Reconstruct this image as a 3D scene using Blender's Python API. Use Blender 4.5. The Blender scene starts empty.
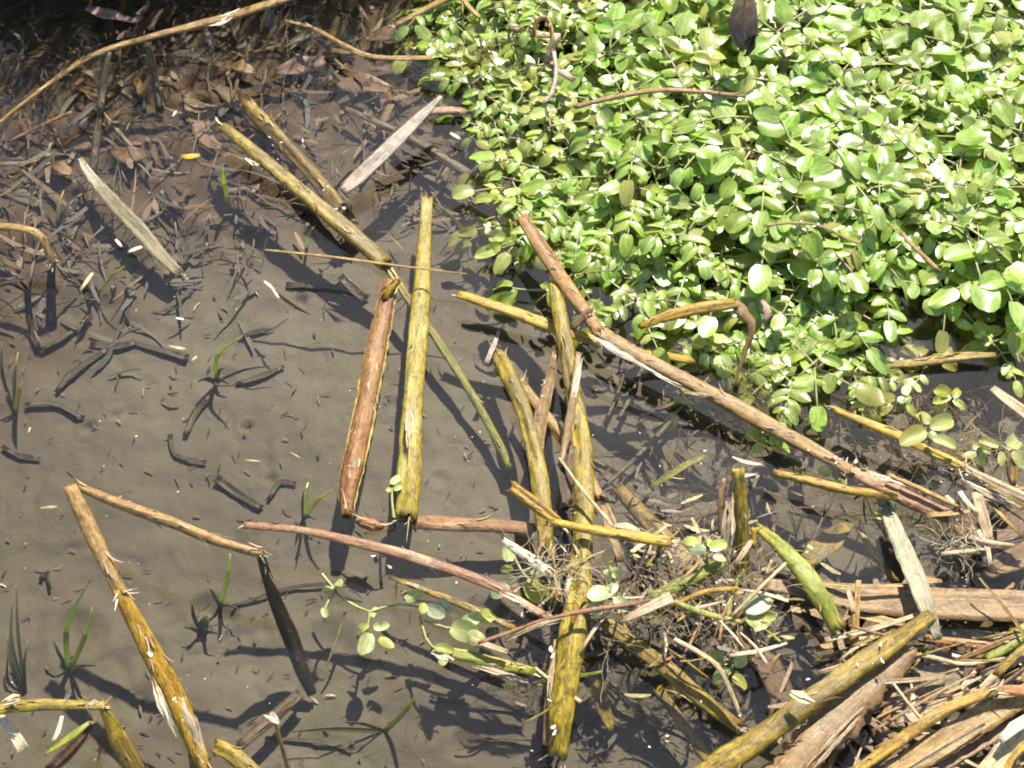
import bpy, math, random
from mathutils import Vector, Matrix, noise
rnd = random.Random(7)
R = math.radians
scene = bpy.context.scene
col = scene.collection

# ------------------------------------------------------------------ camera
CAM_H, PITCH, LENS = 1.237, 58.0, 50.0
CAM_Y = -CAM_H / math.tan(R(PITCH))
cam = bpy.data.cameras.new('camera'); cam.lens = LENS; cam.sensor_width = 36.0
cam.clip_start = 0.01; cam.clip_end = 500
camo = bpy.data.objects.new('camera', cam); col.objects.link(camo)
camo.location = (0, CAM_Y, CAM_H); camo.rotation_euler = (R(90 - PITCH), 0, 0)
scene.camera = camo
CAM_M = Matrix.Rotation(R(90 - PITCH), 3, 'X')
PX = 36.0 / LENS / 1024.0

# ------------------------------------------------------------------ sky, sun, exposure
SUN_EL, SUN_AZ = 50.0, 17.0           # azimuth measured from +Y towards +X
world = bpy.data.worlds.new('World'); scene.world = world; world.use_nodes = True
wn = world.node_tree.nodes; wl = world.node_tree.links
sky = wn.new('ShaderNodeTexSky'); sky.sky_type = 'NISHITA'; sky.sun_disc = False
sky.sun_elevation = R(SUN_EL); sky.sun_rotation = R(SUN_AZ)
wn['Background'].inputs['Strength'].default_value = 0.11
wl.new(sky.outputs[0], wn['Background'].inputs[0])
sl = bpy.data.lights.new('sun', 'SUN'); sl.energy = 5.0; sl.angle = R(0.8); sl.color = (1.0, 0.955, 0.87)
sun = bpy.data.objects.new('sun', sl); col.objects.link(sun)
SD = Vector((math.sin(R(SUN_AZ)) * math.cos(R(SUN_EL)), math.cos(R(SUN_AZ)) * math.cos(R(SUN_EL)), math.sin(R(SUN_EL))))
sun.rotation_euler = SD.to_track_quat('Z', 'Y').to_euler(); sun.location = SD * 5
vs = scene.view_settings; vs.view_transform = 'Standard'; vs.look = 'None'; vs.exposure = 1.42; vs.gamma = 1.0
vs.use_curve_mapping = False
scene.render.engine = 'CYCLES'
scene.cycles.max_bounces = 4; scene.cycles.diffuse_bounces = 2; scene.cycles.glossy_bounces = 2; scene.cycles.transparent_max_bounces = 6
scene.cycles.use_adaptive_sampling = True; scene.cycles.adaptive_threshold = 0.04
scene.cycles.use_denoising = True; scene.cycles.filter_width = 1.9
scene.cycles.denoising_prefilter = 'FAST'; scene.cycles.denoising_quality = 'BALANCED'
scene.cycles.sample_clamp_indirect = 4.0

# ------------------------------------------------------------------ helpers
def at(px, py, z):
    """World point where the sight line through a photo pixel meets height z."""
    d = CAM_M @ Vector(((px - 512) * PX, (384 - py) * PX, -1.0))
    o = Vector((0, CAM_Y, CAM_H))
    return o + d * ((z - CAM_H) / d.z)
def mpp(p):
    """Metres per pixel at a world point."""
    fwd = CAM_M @ Vector((0, 0, -1))
    return (p - Vector((0, CAM_Y, CAM_H))).dot(fwd) * PX
def sm(a, b, t):
    t = max(0.0, min(1.0, (t - a) / (b - a))); return t * t * (3 - 2 * t)
def mesh_obj(name, verts, faces, mat, parent=None, base=Vector((0, 0, 0)), uvs=None, smooth=True, cols=None):
    me = bpy.data.meshes.new(name)
    me.from_pydata([tuple(Vector(v) - base) for v in verts], [], faces)
    if uvs is not None:
        ul = me.uv_layers.new(name='UVMap')
        flat = []
        for f_uv in uvs:
            for u in f_uv: flat.extend(u)
        ul.data.foreach_set('uv', flat)
    if cols is not None:
        ca = me.color_attributes.new('Col', 'FLOAT_COLOR', 'POINT')
        flat = []
        for c in cols: flat.extend((c[0], c[1], c[2], 1.0))
        ca.data.foreach_set('color', flat)
    if smooth: me.polygons.foreach_set('use_smooth', [True] * len(me.polygons))
    me.materials.append(mat); me.update()
    o = bpy.data.objects.new(name, me); col.objects.link(o)
    if parent is not None: o.parent = parent
    else: o.location = base
    return o
def tag(o, label=None, cat=None, group=None, kind=None):
    if label: o['label'] = label
    if cat: o['category'] = cat
    if group: o['group'] = group
    if kind: o['kind'] = kind
    return o
def thing(name, label, cat, base, group=None):
    o = bpy.data.objects.new(name, None); col.objects.link(o)
    o.empty_display_size = 0.02; o.location = base
    return tag(o, label, cat, group)
def resample(pts, ws, step):
    """Catmull-Rom through points with matching widths."""
    P = [pts[0] * 2 - pts[1]] + pts + [pts[-1] * 2 - pts[-2]]
    W = [ws[0]] + ws + [ws[-1]]
    op, ow = [], []
    for i in range(1, len(P) - 2):
        n = max(2, int((P[i + 1] - P[i]).length / step))
        for k in range(n):
            t = k / n; t2, t3 = t * t, t * t * t
            op.append(0.5 * (2 * P[i] + (P[i + 1] - P[i - 1]) * t + (2 * P[i - 1] - 5 * P[i] + 4 * P[i + 1] - P[i + 2]) * t2 + (3 * P[i] - P[i - 1] - 3 * P[i + 1] + P[i + 2]) * t3))
            ow.append(W[i] + (W[i + 1] - W[i]) * t)
    op.append(pts[-1].copy()); ow.append(ws[-1])
    return op, ow
def frames(op, hint=Vector((0, 0, 1))):
    out = []; s = None
    for i, p in enumerate(op):
        t = (op[min(i + 1, len(op) - 1)] - op[max(i - 1, 0)]).normalized()
        if s is None:
            s = t.cross(hint)
            if s.length < 0.2: s = t.cross(Vector((1, 0, 0)))
        s = (s - t * s.dot(t)).normalized()
        out.append((t, s, s.cross(t).normalized()))
    return out

# ------------------------------------------------------------------ materials
def new_mat(name):
    m = bpy.data.materials.new(name); m.use_nodes = True
    nt = m.node_tree; nt.nodes.clear()
    out = nt.nodes.new('ShaderNodeOutputMaterial')
    return m, nt, out
class G:
    """Tiny node-graph writer."""
    def __init__(s, nt): s.nt = nt
    def n(s, t, ins=None, **at_):
        nd = s.nt.nodes.new('ShaderNode' + t)
        for k, v in at_.items(): setattr(nd, k, v)
        for k, v in (ins or {}).items(): s.set(nd.inputs[k], v)
        return nd
    def set(s, sock, v):
        if isinstance(v, bpy.types.NodeSocket): s.nt.links.new(v, sock)
        elif isinstance(v, tuple) and len(v) == 3 and sock.type == 'RGBA': sock.default_value = (*v, 1)
        else: sock.default_value = v
    def noise(s, vec, scale, detail=4, rough=0.55, w=None, dist=0.0):
        nd = s.n('TexNoise', {'Vector': vec, 'Scale': scale, 'Detail': detail, 'Roughness': rough, 'Distortion': dist}, noise_dimensions='4D' if w is not None else '3D')
        if w is not None: s.set(nd.inputs['W'], w)
        return nd.outputs['Fac']
    def ramp(s, fac, a, b, ca=0.0, cb=1.0):
        nd = s.n('MapRange', {'Value': fac, 'From Min': a, 'From Max': b, 'To Min': ca, 'To Max': cb}, interpolation_type='SMOOTHSTEP')
        return nd.outputs[0]
    def mix(s, fac, a, b, mode='MIX'):
        nd = s.n('Mix', None, data_type='RGBA', blend_type=mode)
        s.set(nd.inputs[0], fac); s.set(nd.inputs[6], a); s.set(nd.inputs[7], b)
        return nd.outputs[2]
    def math(s, op, a, b=0.0):
        nd = s.n('Math', None, operation=op); s.set(nd.inputs[0], a); s.set(nd.inputs[1], b)
        return nd.outputs[0]
    def scale(s, vec, sc):
        nd = s.n('Mapping', {'Vector': vec, 'Scale': sc}); return nd.outputs[0]

def stalk_mat(name, a, b, dark, c=None, spots=0.55, rough=0.42, trans=0.0, stain=0.62):
    """Dead or waterlogged plant tissue: stretched fibres, blotches, dark specks, a second hue along the length."""
    m, nt, out = new_mat(name); g = G(nt)
    uv = g.n('TexCoord').outputs['UV']
    r = g.n('ObjectInfo').outputs['Random']
    w = g.math('MULTIPLY', r, 37.0)
    uvw = g.n('CombineXYZ', {0: g.n('SeparateXYZ', {0: uv}).outputs[0], 1: g.n('SeparateXYZ', {0: uv}).outputs[1], 2: w}).outputs[0]
    fib = g.noise(g.scale(uvw, (1100, 26, 1)), 1.0, 3, 0.65)
    blot = g.noise(g.scale(uvw, (120, 60, 1)), 1.0, 4, 0.68, None, 0.8)
    lng = g.noise(g.scale(uvw, (30, 13, 2)), 1.0, 3, 0.55)
    spk = g.noise(g.scale(uvw, (620, 420, 1)), 1.0, 2, 0.6)
    pat = g.noise(g.scale(uvw, (150, 90, 3)), 1.0, 5, 0.74, None, 1.2)
    cc = g.mix(g.ramp(blot, 0.36, 0.62), a, b)
    if c: cc = g.mix(g.ramp(lng, 0.50, 0.60), cc, c)
    cc = g.mix(g.ramp(pat, 0.48, 0.66, 0.0, stain), cc, dark)
    cc = g.mix(g.ramp(pat, 0.40, 0.30, 0.0, 0.5), cc, tuple(min(.8, x * 1.35 + .02) for x in b))
    cc = g.mix(g.ramp(spk, 0.60, 0.72, 0.0, spots), cc, dark)
    cc = g.mix(g.ramp(fib, 0.66, 0.72, 0.0, 0.6), cc, dark)
    cc = g.mix(1.0, cc, g.n('CombineColor', {0: g.ramp(fib, 0.3, 0.7, 1.2, 0.70), 1: g.ramp(fib, 0.3, 0.7, 1.2, 0.70), 2: g.ramp(fib, 0.3, 0.7, 1.2, 0.66)}).outputs[0], 'MULTIPLY')
    hsv = g.n('HueSaturation', {'Color': cc, 'Hue': g.math('ADD', 0.492, g.math('MULTIPLY', r, 0.016)), 'Value': g.math('ADD', 0.85, g.math('MULTIPLY', r, 0.28))}).outputs[0]
    hgt = g.math('ADD', g.math('MULTIPLY', fib, -0.5), g.math('ADD', g.math('MULTIPLY', blot, 0.7), g.math('MULTIPLY', pat, -0.6)))
    bmp = g.n('Bump', {'Height': hgt, 'Strength': 0.55, 'Distance': 0.0018}).outputs[0]
    p = g.n('BsdfPrincipled', {'Base Color': hsv, 'Roughness': g.ramp(blot, 0.3, 0.7, rough - 0.08, rough + 0.14), 'Normal': bmp, 'Specular IOR Level': 0.3})
    sh = p.outputs[0]
    if trans:
        tr = g.n('BsdfTranslucent', {'Color': hsv, 'Normal': bmp}).outputs[0]
        mx = g.n('MixShader', {0: trans}); nt.links.new(sh, mx.inputs[1]); nt.links.new(tr, mx.inputs[2]); sh = mx.outputs[0]
    nt.links.new(sh, out.inputs[0]); return m
def leaf_mat(name, a, b, tr, rough=0.28, spec=0.6, yellow=(0.30, 0.27, 0.05), yel=0.15, trans=0.38):
    m, nt, out = new_mat(name); g = G(nt)
    uv = g.n('TexCoord').outputs['UV']; r = g.n('ObjectInfo').outputs['Random']
    w = g.math('MULTIPLY', r, 51.0)
    n1 = g.noise(g.n('VectorMath', {0: uv, 1: g.n('CombineXYZ', {2: w}).outputs[0]}, operation='ADD').outputs[0], 3.0, 2, 0.6)
    sep = g.n('SeparateXYZ', {0: uv})
    mid = g.math('ABSOLUTE', sep.outputs[1], 0.0)
    cc = g.mix(g.ramp(n1, 0.3, 0.7), a, b)
    cc = g.mix(g.ramp(mid, 0.0, 0.09, 0.45, 0.0), cc, tuple(min(1, x * 1.5 + 0.03) for x in b))
    r2 = g.n('TexWhiteNoise', {'W': w}, noise_dimensions='1D').outputs[0]
    cc = g.mix(g.math('MULTIPLY', g.ramp(r2, 1.0 - yel - 0.1, 1.0 - yel + 0.15), g.ramp(n1, 0.2, 0.75)), cc, yellow)
    hsv = g.n('HueSaturation', {'Color': cc, 'Hue': g.math('ADD', 0.485, g.math('MULTIPLY', r, 0.03)), 'Saturation': g.math('ADD', 0.85, g.math('MULTIPLY', r2, 0.2)), 'Value': g.math('ADD', 0.75, g.math('MULTIPLY', r, 0.5))}).outputs[0]
    p = g.n('BsdfPrincipled', {'Base Color': hsv, 'Roughness': rough, 'Specular IOR Level': spec})
    t = g.n('BsdfTranslucent', {'Color': g.mix(1.0, hsv, tr, 'MULTIPLY')})
    mx = g.n('MixShader', {0: trans}); nt.links.new(p.outputs[0], mx.inputs[1]); nt.links.new(t.outputs[0], mx.inputs[2])
    nt.links.new(mx.outputs[0], out.inputs[0]); return m
def col_mat(name, rough=0.6, trans=0.0):
    """Loose fragments: each chip's own colour, with grain."""
    m, nt, out = new_mat(name); g = G(nt)
    c = g.n('Attribute', None, attribute_name='Col').outputs['Color']
    ob = g.n('TexCoord').outputs['Object']
    n1 = g.noise(ob, 420.0, 4, 0.65)
    v = g.ramp(n1, 0.3, 0.7, 0.6, 1.3)
    cc = g.mix(1.0, c, g.n('CombineColor', {0: v, 1: v, 2: v}).outputs[0], 'MULTIPLY')
    bmp = g.n('Bump', {'Height': n1, 'Strength': 0.6, 'Distance': 0.001}).outputs[0]
    p = g.n('BsdfPrincipled', {'Base Color': cc, 'Roughness': rough, 'Normal': bmp})
    nt.links.new(p.outputs[0], out.inputs[0]); return m

M = {}
M['olive'] = stalk_mat('olive_reed', (.110, .072, .005), (.220, .150, .012), (.032, .019, .004), (.105, .068, .008), stain=.7)
M['yellow'] = stalk_mat('yellow_reed', (.185, .100, .005), (.315, .195, .013), (.050, .022, .004), (.27, .172, .012), spots=.45, stain=.6)
M['vivid'] = stalk_mat('mottled_yellow_reed', (.125, .084, .005), (.265, .188, .012), (.038, .022, .003), (.120, .080, .006), spots=.45, stain=.7)
M['mottled'] = stalk_mat('pale_mottled_reed', (.125, .083, .004), (.235, .168, .011), (.042, .024, .004), (.255, .195, .048), spots=.4, stain=.75)
M['tan'] = stalk_mat('tan_reed', (.170, .096, .024), (.295, .185, .062), (.046, .025, .009), (.21, .128, .026), spots=.5)
M['pale'] = stalk_mat('pale_straw', (.26, .185, .095), (.37, .28, .165), (.10, .062, .03), (.29, .21, .12), spots=.35, rough=.55, stain=.6)
M['white'] = stalk_mat('bleached_straw', (.43, .35, .24), (.56, .49, .38), (.20, .14, .08), None, spots=.3, rough=.6, stain=.4)
M['amber'] = stalk_mat('amber_mottled_reed', (.135, .056, .010), (.270, .130, .028), (.034, .015, .005), (.24, .125, .03), spots=.5, stain=.8)
M['orange'] = stalk_mat('orange_brown_reed', (.22, .085, .020), (.31, .140, .040), (.055, .024, .010), (.25, .13, .035), spots=.55)
M['red'] = stalk_mat('red_brown_reed', (.145, .064, .026), (.235, .118, .052), (.038, .017, .010), (.28, .175, .09), spots=.5)
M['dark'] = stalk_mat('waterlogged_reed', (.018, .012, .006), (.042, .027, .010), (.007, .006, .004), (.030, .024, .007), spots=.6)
M['brown'] = stalk_mat('brown_reed', (.14, .078, .032), (.21, .125, .054), (.04, .022, .012), (.17, .11, .042), spots=.5)
M['drab'] = stalk_mat('drab_sunken_reed', (.060, .046, .024), (.10, .077, .040), (.020, .015, .009), (.072, .060, .026), spots=.5)
M['grey'] = stalk_mat('grey_dry_blade', (.24, .195, .145), (.36, .305, .24), (.10, .072, .05), (.30, .24, .175), spots=.35, rough=.6)
M['greygreen'] = stalk_mat('grey_green_blade', (.155, .135, .075), (.23, .205, .125), (.07, .055, .028), (.19, .16, .09), spots=.35)
M['green'] = stalk_mat('green_reed', (.11, .130, .012), (.20, .205, .024), (.035, .036, .006), (.23, .19, .03), spots=.4)
M['leafbrown'] = stalk_mat('dead_leaf_brown', (.095, .052, .026), (.155, .088, .046), (.028, .016, .010), (.125, .070, .038), spots=.4, trans=.15)
M['leafmauve'] = stalk_mat('curled_dead_leaf', (.20, .125, .095), (.30, .21, .165), (.06, .035, .03), (.25, .165, .13), spots=.25, trans=.15, stain=.3)
M['fibre'] = stalk_mat('torn_fibre', (.36, .265, .155), (.50, .40, .27), (.17, .11, .055), None, spots=.2, rough=.6, stain=.5)
M['cress'] = leaf_mat('watercress_leaf', (.185, .288, .026), (.315, .412, .062), (1.4, 1.42, .7), rough=.29, spec=.75, trans=.45, yellow=(.38, .31, .13), yel=.15)
M['cress2'] = leaf_mat('watercress_leaf_pale', (.27, .33, .05), (.40, .45, .11), (1.25, 1.25, .8), rough=.31, spec=.55, yel=.3)
M['floatleaf'] = leaf_mat('floating_leaf', (.25, .30, .07), (.36, .39, .13), (1.1, 1.1, .8), rough=.45, spec=.35, yel=.3)
M['whiteleaf'] = leaf_mat('bleached_leaf', (.20, .23, .085), (.30, .32, .15), (1.0, 1.0, 1.0), rough=.35, yel=.0, trans=.2)
M['cstem'] = stalk_mat('watercress_stem', (.17, .20, .045), (.26, .27, .09), (.12, .07, .05), (.24, .16, .09), spots=.2)
M['grass'] = leaf_mat('grass_blade', (.25, .34, .03), (.34, .42, .06), (1.3, 1.3, .8), rough=.4, yel=.1, trans=.5)
M['grassdull'] = leaf_mat('sunken_grass_blade', (.060, .075, .020), (.095, .11, .034), (1.2, 1.2, .8), rough=.5, yel=.3)
M['chips'] = col_mat('loose_plant_fragments')

def mud_material():
    m, nt, out = new_mat('wet_silt'); g = G(nt)
    ob = g.n('TexCoord').outputs['Object']
    big = g.noise(ob, 3.2, 3, 0.55)
    mid = g.noise(ob, 22.0, 5, 0.62, dist=0.8)
    fine = g.noise(ob, 190.0, 3, 0.7)
    grit = g.noise(ob, 620.0, 1, 0.7)
    cc = g.mix(g.ramp(big, 0.35, 0.65), (.068, .057, .040), (.094, .083, .062))
    cc = g.mix(g.ramp(mid, 0.42, 0.72, 0.0, 0.6), cc, (.068, .054, .038))
    cc = g.mix(g.ramp(fine, 0.56, 0.74, 0.0, 0.35), cc, (.040, .031, .021))
    cc = g.mix(g.ramp(grit, 0.68, 0.78, 0.0, 0.25), cc, (.16, .14, .10))
    # peat-brown bed with corner shade painted in at upper left, green-brown algal film in places
    sp = g.n('SeparateXYZ', {0: ob})
    pe = g.math('ADD', g.math('MULTIPLY', sp.outputs[0], -0.75), g.math('ADD', sp.outputs[1], g.math('MULTIPLY', mid, 0.25)))
    cc = g.mix(g.ramp(pe, 0.42, 0.72, 0.0, 0.92), cc, (.050, .027, .012))
    alg = g.noise(ob, 7.0, 3, 0.65)
    cc = g.mix(g.ramp(alg, 0.52, 0.72, 0.0, 0.5), cc, (.060, .058, .026))
    h = g.math('ADD', g.math('MULTIPLY', mid, 0.9), g.math('MULTIPLY', fine, 0.10))
    bmp = g.n('Bump', {'Height': h, 'Strength': 0.42, 'Distance': 0.009}).outputs[0]
    p = g.n('BsdfPrincipled', {'Base Color': cc, 'Roughness': 0.75, 'Normal': bmp, 'Specular IOR Level': 0.25})
    nt.links.new(p.outputs[0], out.inputs[0]); return m
def water_material():
    m, nt, out = new_mat('clear_shallow_water'); g = G(nt)
    fr = g.n('Fresnel', {'IOR': 1.36}).outputs[0]
    tr = g.n('BsdfTransparent', {'Color': (.905, .875, .80)}).outputs[0]
    silt = g.n('BsdfDiffuse', {'Color': (.17, .16, .13)}).outputs[0]
    gl = g.n('BsdfGlossy', {'Color': (1, 1, 1), 'Roughness': 0.03}).outputs[0]
    m0 = g.n('MixShader', {0: 0.018}); nt.links.new(tr, m0.inputs[1]); nt.links.new(silt, m0.inputs[2])
    mx = g.n('MixShader', {0: fr}); nt.links.new(m0.outputs[0], mx.inputs[1]); nt.links.new(gl, mx.inputs[2])
    nt.links.new(mx.outputs[0], out.inputs[0]); return m
M['mud'] = mud_material(); M['water'] = water_material()

# ------------------------------------------------------------------ bed and water
def mud_z(x, y):
    z = -0.046
    z += 0.010 * noise.noise(Vector((x * 3.1, y * 3.1, 1.7)))
    z += 0.004 * noise.noise(Vector((x * 14, y * 14, 4.1)))
    z += 0.0022 * noise.noise(Vector((x * 38, y * 38, 8.3))) + 0.0012 * noise.noise(Vector((x * 90, y * 90, 3.3)))
    ul = sm(0.05, 0.5, y - 0.55 * x - 0.12)      # litter shelf at upper left
    z += 0.018 * ul * (1 + 0.6 * noise.noise(Vector((x * 30, y * 30, 2))))
    z -= 0.022 * sm(0.12, 0.45, x) * sm(0.1, -0.25, y)
    z -= 0.03 * sm(0.45, 0.6, y) * sm(-0.25, -0.5, x)
    if y > 0.6: z += 0.22 * sm(0.62, 1.0, y - 0.12 * x) + 0.02 * (y - 0.6)
    return z
PITS = [(88, 427, 6, .006), (246, 425, 5, .008), (300, 298, 6, .006), (215, 380, 14, .004), (205, 605, 10, .007), (225, 615, 8, .006), (80, 630, 18, .006), (625, 700, 14, .006), (465, 745, 10, .006), (440, 480, 7, .004), (395, 405, 6, .004), (150, 700, 14, .004), (330, 640, 16, .004), (270, 478, 5, .006), (115, 415, 4, .005)]
def build_bed():
    def axis(lo, hi, step, far):
        a = []; v = lo
        while v < hi: a.append(v); v += step
        s = step; v = a[-1]; up = []
        while v < far: s *= 1.35; v += s; up.append(v)
        s = step; v = lo; dn = []
        while v > -far: s *= 1.35; v -= s; dn.append(v)
        return dn[::-1] + a + up
    xs = axis(-0.72, 0.72, 0.0042, 80.0); ys = axis(-0.46, 0.66, 0.0042, 80.0)
    pits = [(at(a, b, -.045), r * .0011, d) for a, b, r, d in PITS]
    # sinuous feeding trails pressed in the silt
    trails = []
    q = random.Random(3)
    for i in range(26):
        p = at(q.uniform(20, 520), q.uniform(330, 760), -.045); a = q.uniform(0, 6.28); r_ = q.uniform(.0022, .004)
        for k in range(q.randint(6, 16)):
            trails.append((p.x, p.y, r_)); a += q.uniform(-.5, .5); p = p + Vector((math.cos(a), math.sin(a), 0)) * r_ * 1.5
    cell = {}
    for x, y, r_ in trails: cell.setdefault((int(x // .01), int(y // .01)), []).append((x, y, r_))
    verts = []
    for y in ys:
        for x in xs:
            if abs(x) > 3 or abs(y) > 3: verts.append((x, y, mud_z(max(-3, min(3, x)), max(-3, min(3, y))))); continue
            z = mud_z(x, y)
            if -.72 < x < .72 and -.46 < y < .66:
                for c, r_, d in pits:
                    dd = (x - c.x) ** 2 + (y - c.y) ** 2
                    if dd < r_ * r_ * 5: z -= d * math.exp(-dd / (r_ * r_)) - d * .35 * math.exp(-((math.sqrt(dd) - 1.6 * r_) / (.4 * r_)) ** 2)
                cx, cy = int(x // .01), int(y // .01); m_ = 0
                for i in (-1, 0, 1):
                    for j in (-1, 0, 1):
                        for tx, ty, r_ in cell.get((cx + i, cy + j), ()):
                            m_ = max(m_, math.exp(-((x - tx) ** 2 + (y - ty) ** 2) / (r_ * r_)))
                z -= .0028 * m_
            verts.append((x, y, z))
    nx = len(xs); faces = []
    for j in range(len(ys) - 1):
        for i in range(nx - 1):
            a = j * nx + i; faces.append((a, a + 1, a + nx + 1, a + nx))
    o = mesh_obj('mud_bed', verts, faces, M['mud']); tag(o, kind='structure', label='grey brown silty bed under shallow clear water')
    wxs = axis(-0.75, 0.75, 0.009, 40.0); wys = [v for v in axis(-0.5, 0.7, 0.009, 40.0) if v < 0.86]
    wv = [(x, y, 0.0020 * noise.noise(Vector((x * 11, y * 9, 5))) + 0.0004 * noise.noise(Vector((x * 42, y * 34, 9))) if abs(x) < 2 and abs(y) < 2 else 0.0) for y in wys for x in wxs]
    nx = len(wxs); wf = [(j * nx + i, j * nx + i + 1, j * nx + i + nx + 1, j * nx + i + nx) for j in range(len(wys) - 1) for i in range(nx - 1)]
    w = mesh_obj('water', wv, wf, M['water'])
    tag(w, kind='structure', label='clear shallow still water over the silt')
build_bed()

# ------------------------------------------------------------------ shape builders
def tube(name, pts, rads, mat, parent, base, sides=14, flat=1.0, rough=0.07, ridges=0.05, seed=0, cap0=True, cap1=True, hint=Vector((0, 0, 1)), step=0.006, collapse=0.42):
    op, ow = resample(pts, rads, step)
    fr = frames(op, hint); verts, faces, uvs = [], [], []
    L = 0.0; Ls = []
    for i, p in enumerate(op):
        if i: L += (p - op[i - 1]).length
        Ls.append(L)
    q = random.Random(seed); ph = [q.uniform(0, 6.28) for _ in range(3)]; so = q.uniform(0, 90); ag = [q.uniform(.6, 2.5), q.uniform(.6, 2.5)]
    for i, p in enumerate(op):
        t, s, u = fr[i]
        wv_ = 1 + .20 * noise.noise(Vector((so, 7.7, Ls[i] * 11))); gr = [sm(-.1, .35, noise.noise(Vector((so + 3 + j * 5, 1.1, Ls[i] * 13)))) for j in (0, 1)]
        for k in range(sides):
            a = 2 * math.pi * k / sides
            rr = ow[i] * (1 + ridges * (math.cos(3 * a + ph[0]) * .6 + math.cos(5 * a + ph[1]) * .5) + rough * 1.4 * noise.noise(Vector((math.cos(a) * .9 + so, math.sin(a) * .9, Ls[i] * 42))) + rough * 1.1 * noise.noise(Vector((so, 3.3, Ls[i] * 24))) + rough * .9 * noise.noise(Vector((math.cos(a) * 2.2 + so, math.sin(a) * 2.2, Ls[i] * 130))))
            for j in (0, 1): rr *= 1 - collapse * gr[j] * math.exp(-((a - ag[j]) / (.42 if j else .25)) ** 2)
            rr *= wv_
            verts.append(p + s * (math.cos(a) * rr) + u * (math.sin(a) * rr * flat))
    n = len(op); circ = 2 * math.pi * max(ow)
    for e, sg in ((0, -1), (n - 1, 1)):      # broken, uneven ends
        for k in range(sides):
            verts[e * sides + k] = verts[e * sides + k] + fr[e][0] * (sg * ow[e] * 1.1 * noise.noise(Vector((math.cos(6.283 * k / sides) * 1.7 + so, math.sin(6.283 * k / sides) * 1.7, e * 3.1))))
    for i in range(n - 1):
        for k in range(sides):
            k2 = (k + 1) % sides
            faces.append((i * sides + k, i * sides + k2, (i + 1) * sides + k2, (i + 1) * sides + k))
            u0, u1 = k / sides * circ, (k + 1) / sides * circ
            uvs.append(((u0, Ls[i]), (u1, Ls[i]), (u1, Ls[i + 1]), (u0, Ls[i + 1])))
    for e, do in ((0, cap0), (n - 1, cap1)):
        if not do: continue
        t, s, u = fr[e]; sg = 1 if e == 0 else -1
        i0 = len(verts)
        for k in range(sides):
            v = verts[e * sides + k]
            verts.append(op[e] + (v - op[e]) * .72)
        i1 = len(verts)
        for k in range(sides):
            v = verts[e * sides + k]
            verts.append(op[e] + (v - op[e]) * .62 + t * sg * ow[e] * 1.1)
        ic = len(verts); verts.append(op[e] + t * sg * ow[e] * 1.2)
        for k in range(sides):
            k2 = (k + 1) % sides
            for (A, B) in ((e * sides, i0), (i0, i1)):
                f = (A + k, B + k, B + k2, A + k2) if e == 0 else (A + k2, B + k2, B + k, A + k)
                faces.append(f); uvs.append(((0, Ls[e]), (0.001, Ls[e]), (0.001, Ls[e] + .001), (0, Ls[e] + .001)))
            f = (i1 + k, ic, i1 + k2) if e == 0 else (i1 + k2, ic, i1 + k)
            faces.append(f); uvs.append(((0, Ls[e]), (.001, Ls[e]), (0, Ls[e] + .001)))
    return mesh_obj(name, verts, faces, mat, parent, base, uvs)

def blade(name, pts, ws, mat, parent, base, fold=0.18, hint=Vector((0, 0, 1)), thick=0.0007, seed=0, wav=0.08, roll=0.0, step=0.007, ragged=0.0):
    """A flat leaf or strip with a fold along its middle and real thickness; ws are half widths."""
    op, ow = resample(pts, ws, step); fr = frames(op, hint)
    verts, faces, uvs = [], [], []
    prof = (-1.0, -.55, 0.0, .55, 1.0); so = seed * 7.31; L = 0; Ls = []
    for i, p in enumerate(op):
        if i: L += (p - op[i - 1]).length
        Ls.append(L)
    n = len(op)
    for side in (0, 1):
        for i, p in enumerate(op):
            t, s, u = fr[i]
            rl = roll + 0.35 * wav * 4 * noise.noise(Vector((so, Ls[i] * 9, 1)))
            s2 = s * math.cos(rl) + u * math.sin(rl); u2 = s2.cross(t)
            for k, a in enumerate(prof):
                w = ow[i] * (1 + (ragged * noise.noise(Vector((so + a * 3, Ls[i] * 130, 5))) if abs(a) > .9 else 0))
                h = fold * abs(a) * abs(a) * ow[i] + wav * ow[i] * noise.noise(Vector((a * 1.2 + so, Ls[i] * 28, 2)))
                verts.append(p + s2 * (a * w) + u2 * (h - side * thick))
    K = len(prof); off = n * K
    for i in range(n - 1):
        for k in range(K - 1):
            a = i * K + k; b = a + 1; c = b + K; d = a + K
            us = [(prof[k] * ow[i], Ls[i]), (prof[k + 1] * ow[i], Ls[i]), (prof[k + 1] * ow[i + 1], Ls[i + 1]), (prof[k] * ow[i + 1], Ls[i + 1])]
            faces.append((a, b, c, d)); uvs.append(us)
            faces.append((a + off, d + off, c + off, b + off)); uvs.append([us[0], us[3], us[2], us[1]])
        for k, rev in ((0, False), (K - 1, True)):
            a = i * K + k; d = a + K
            f = (a, d, d + off, a + off) if not rev else (a, a + off, d + off, d)
            faces.append(f); uvs.append(((0, Ls[i]), (0, Ls[i + 1]), (.001, Ls[i + 1]), (.001, Ls[i])))
    for i in (0, n - 1):
        for k in range(K - 1):
            a = i * K + k
            f = (a, a + off, a + 1 + off, a + 1) if i == 0 else (a, a + 1, a + 1 + off, a + off)
            faces.append(f); uvs.append(((0, 0), (0, .001), (.001, .001), (.001, 0)))
    return mesh_obj(name, verts, faces, mat, parent, base, uvs)

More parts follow.
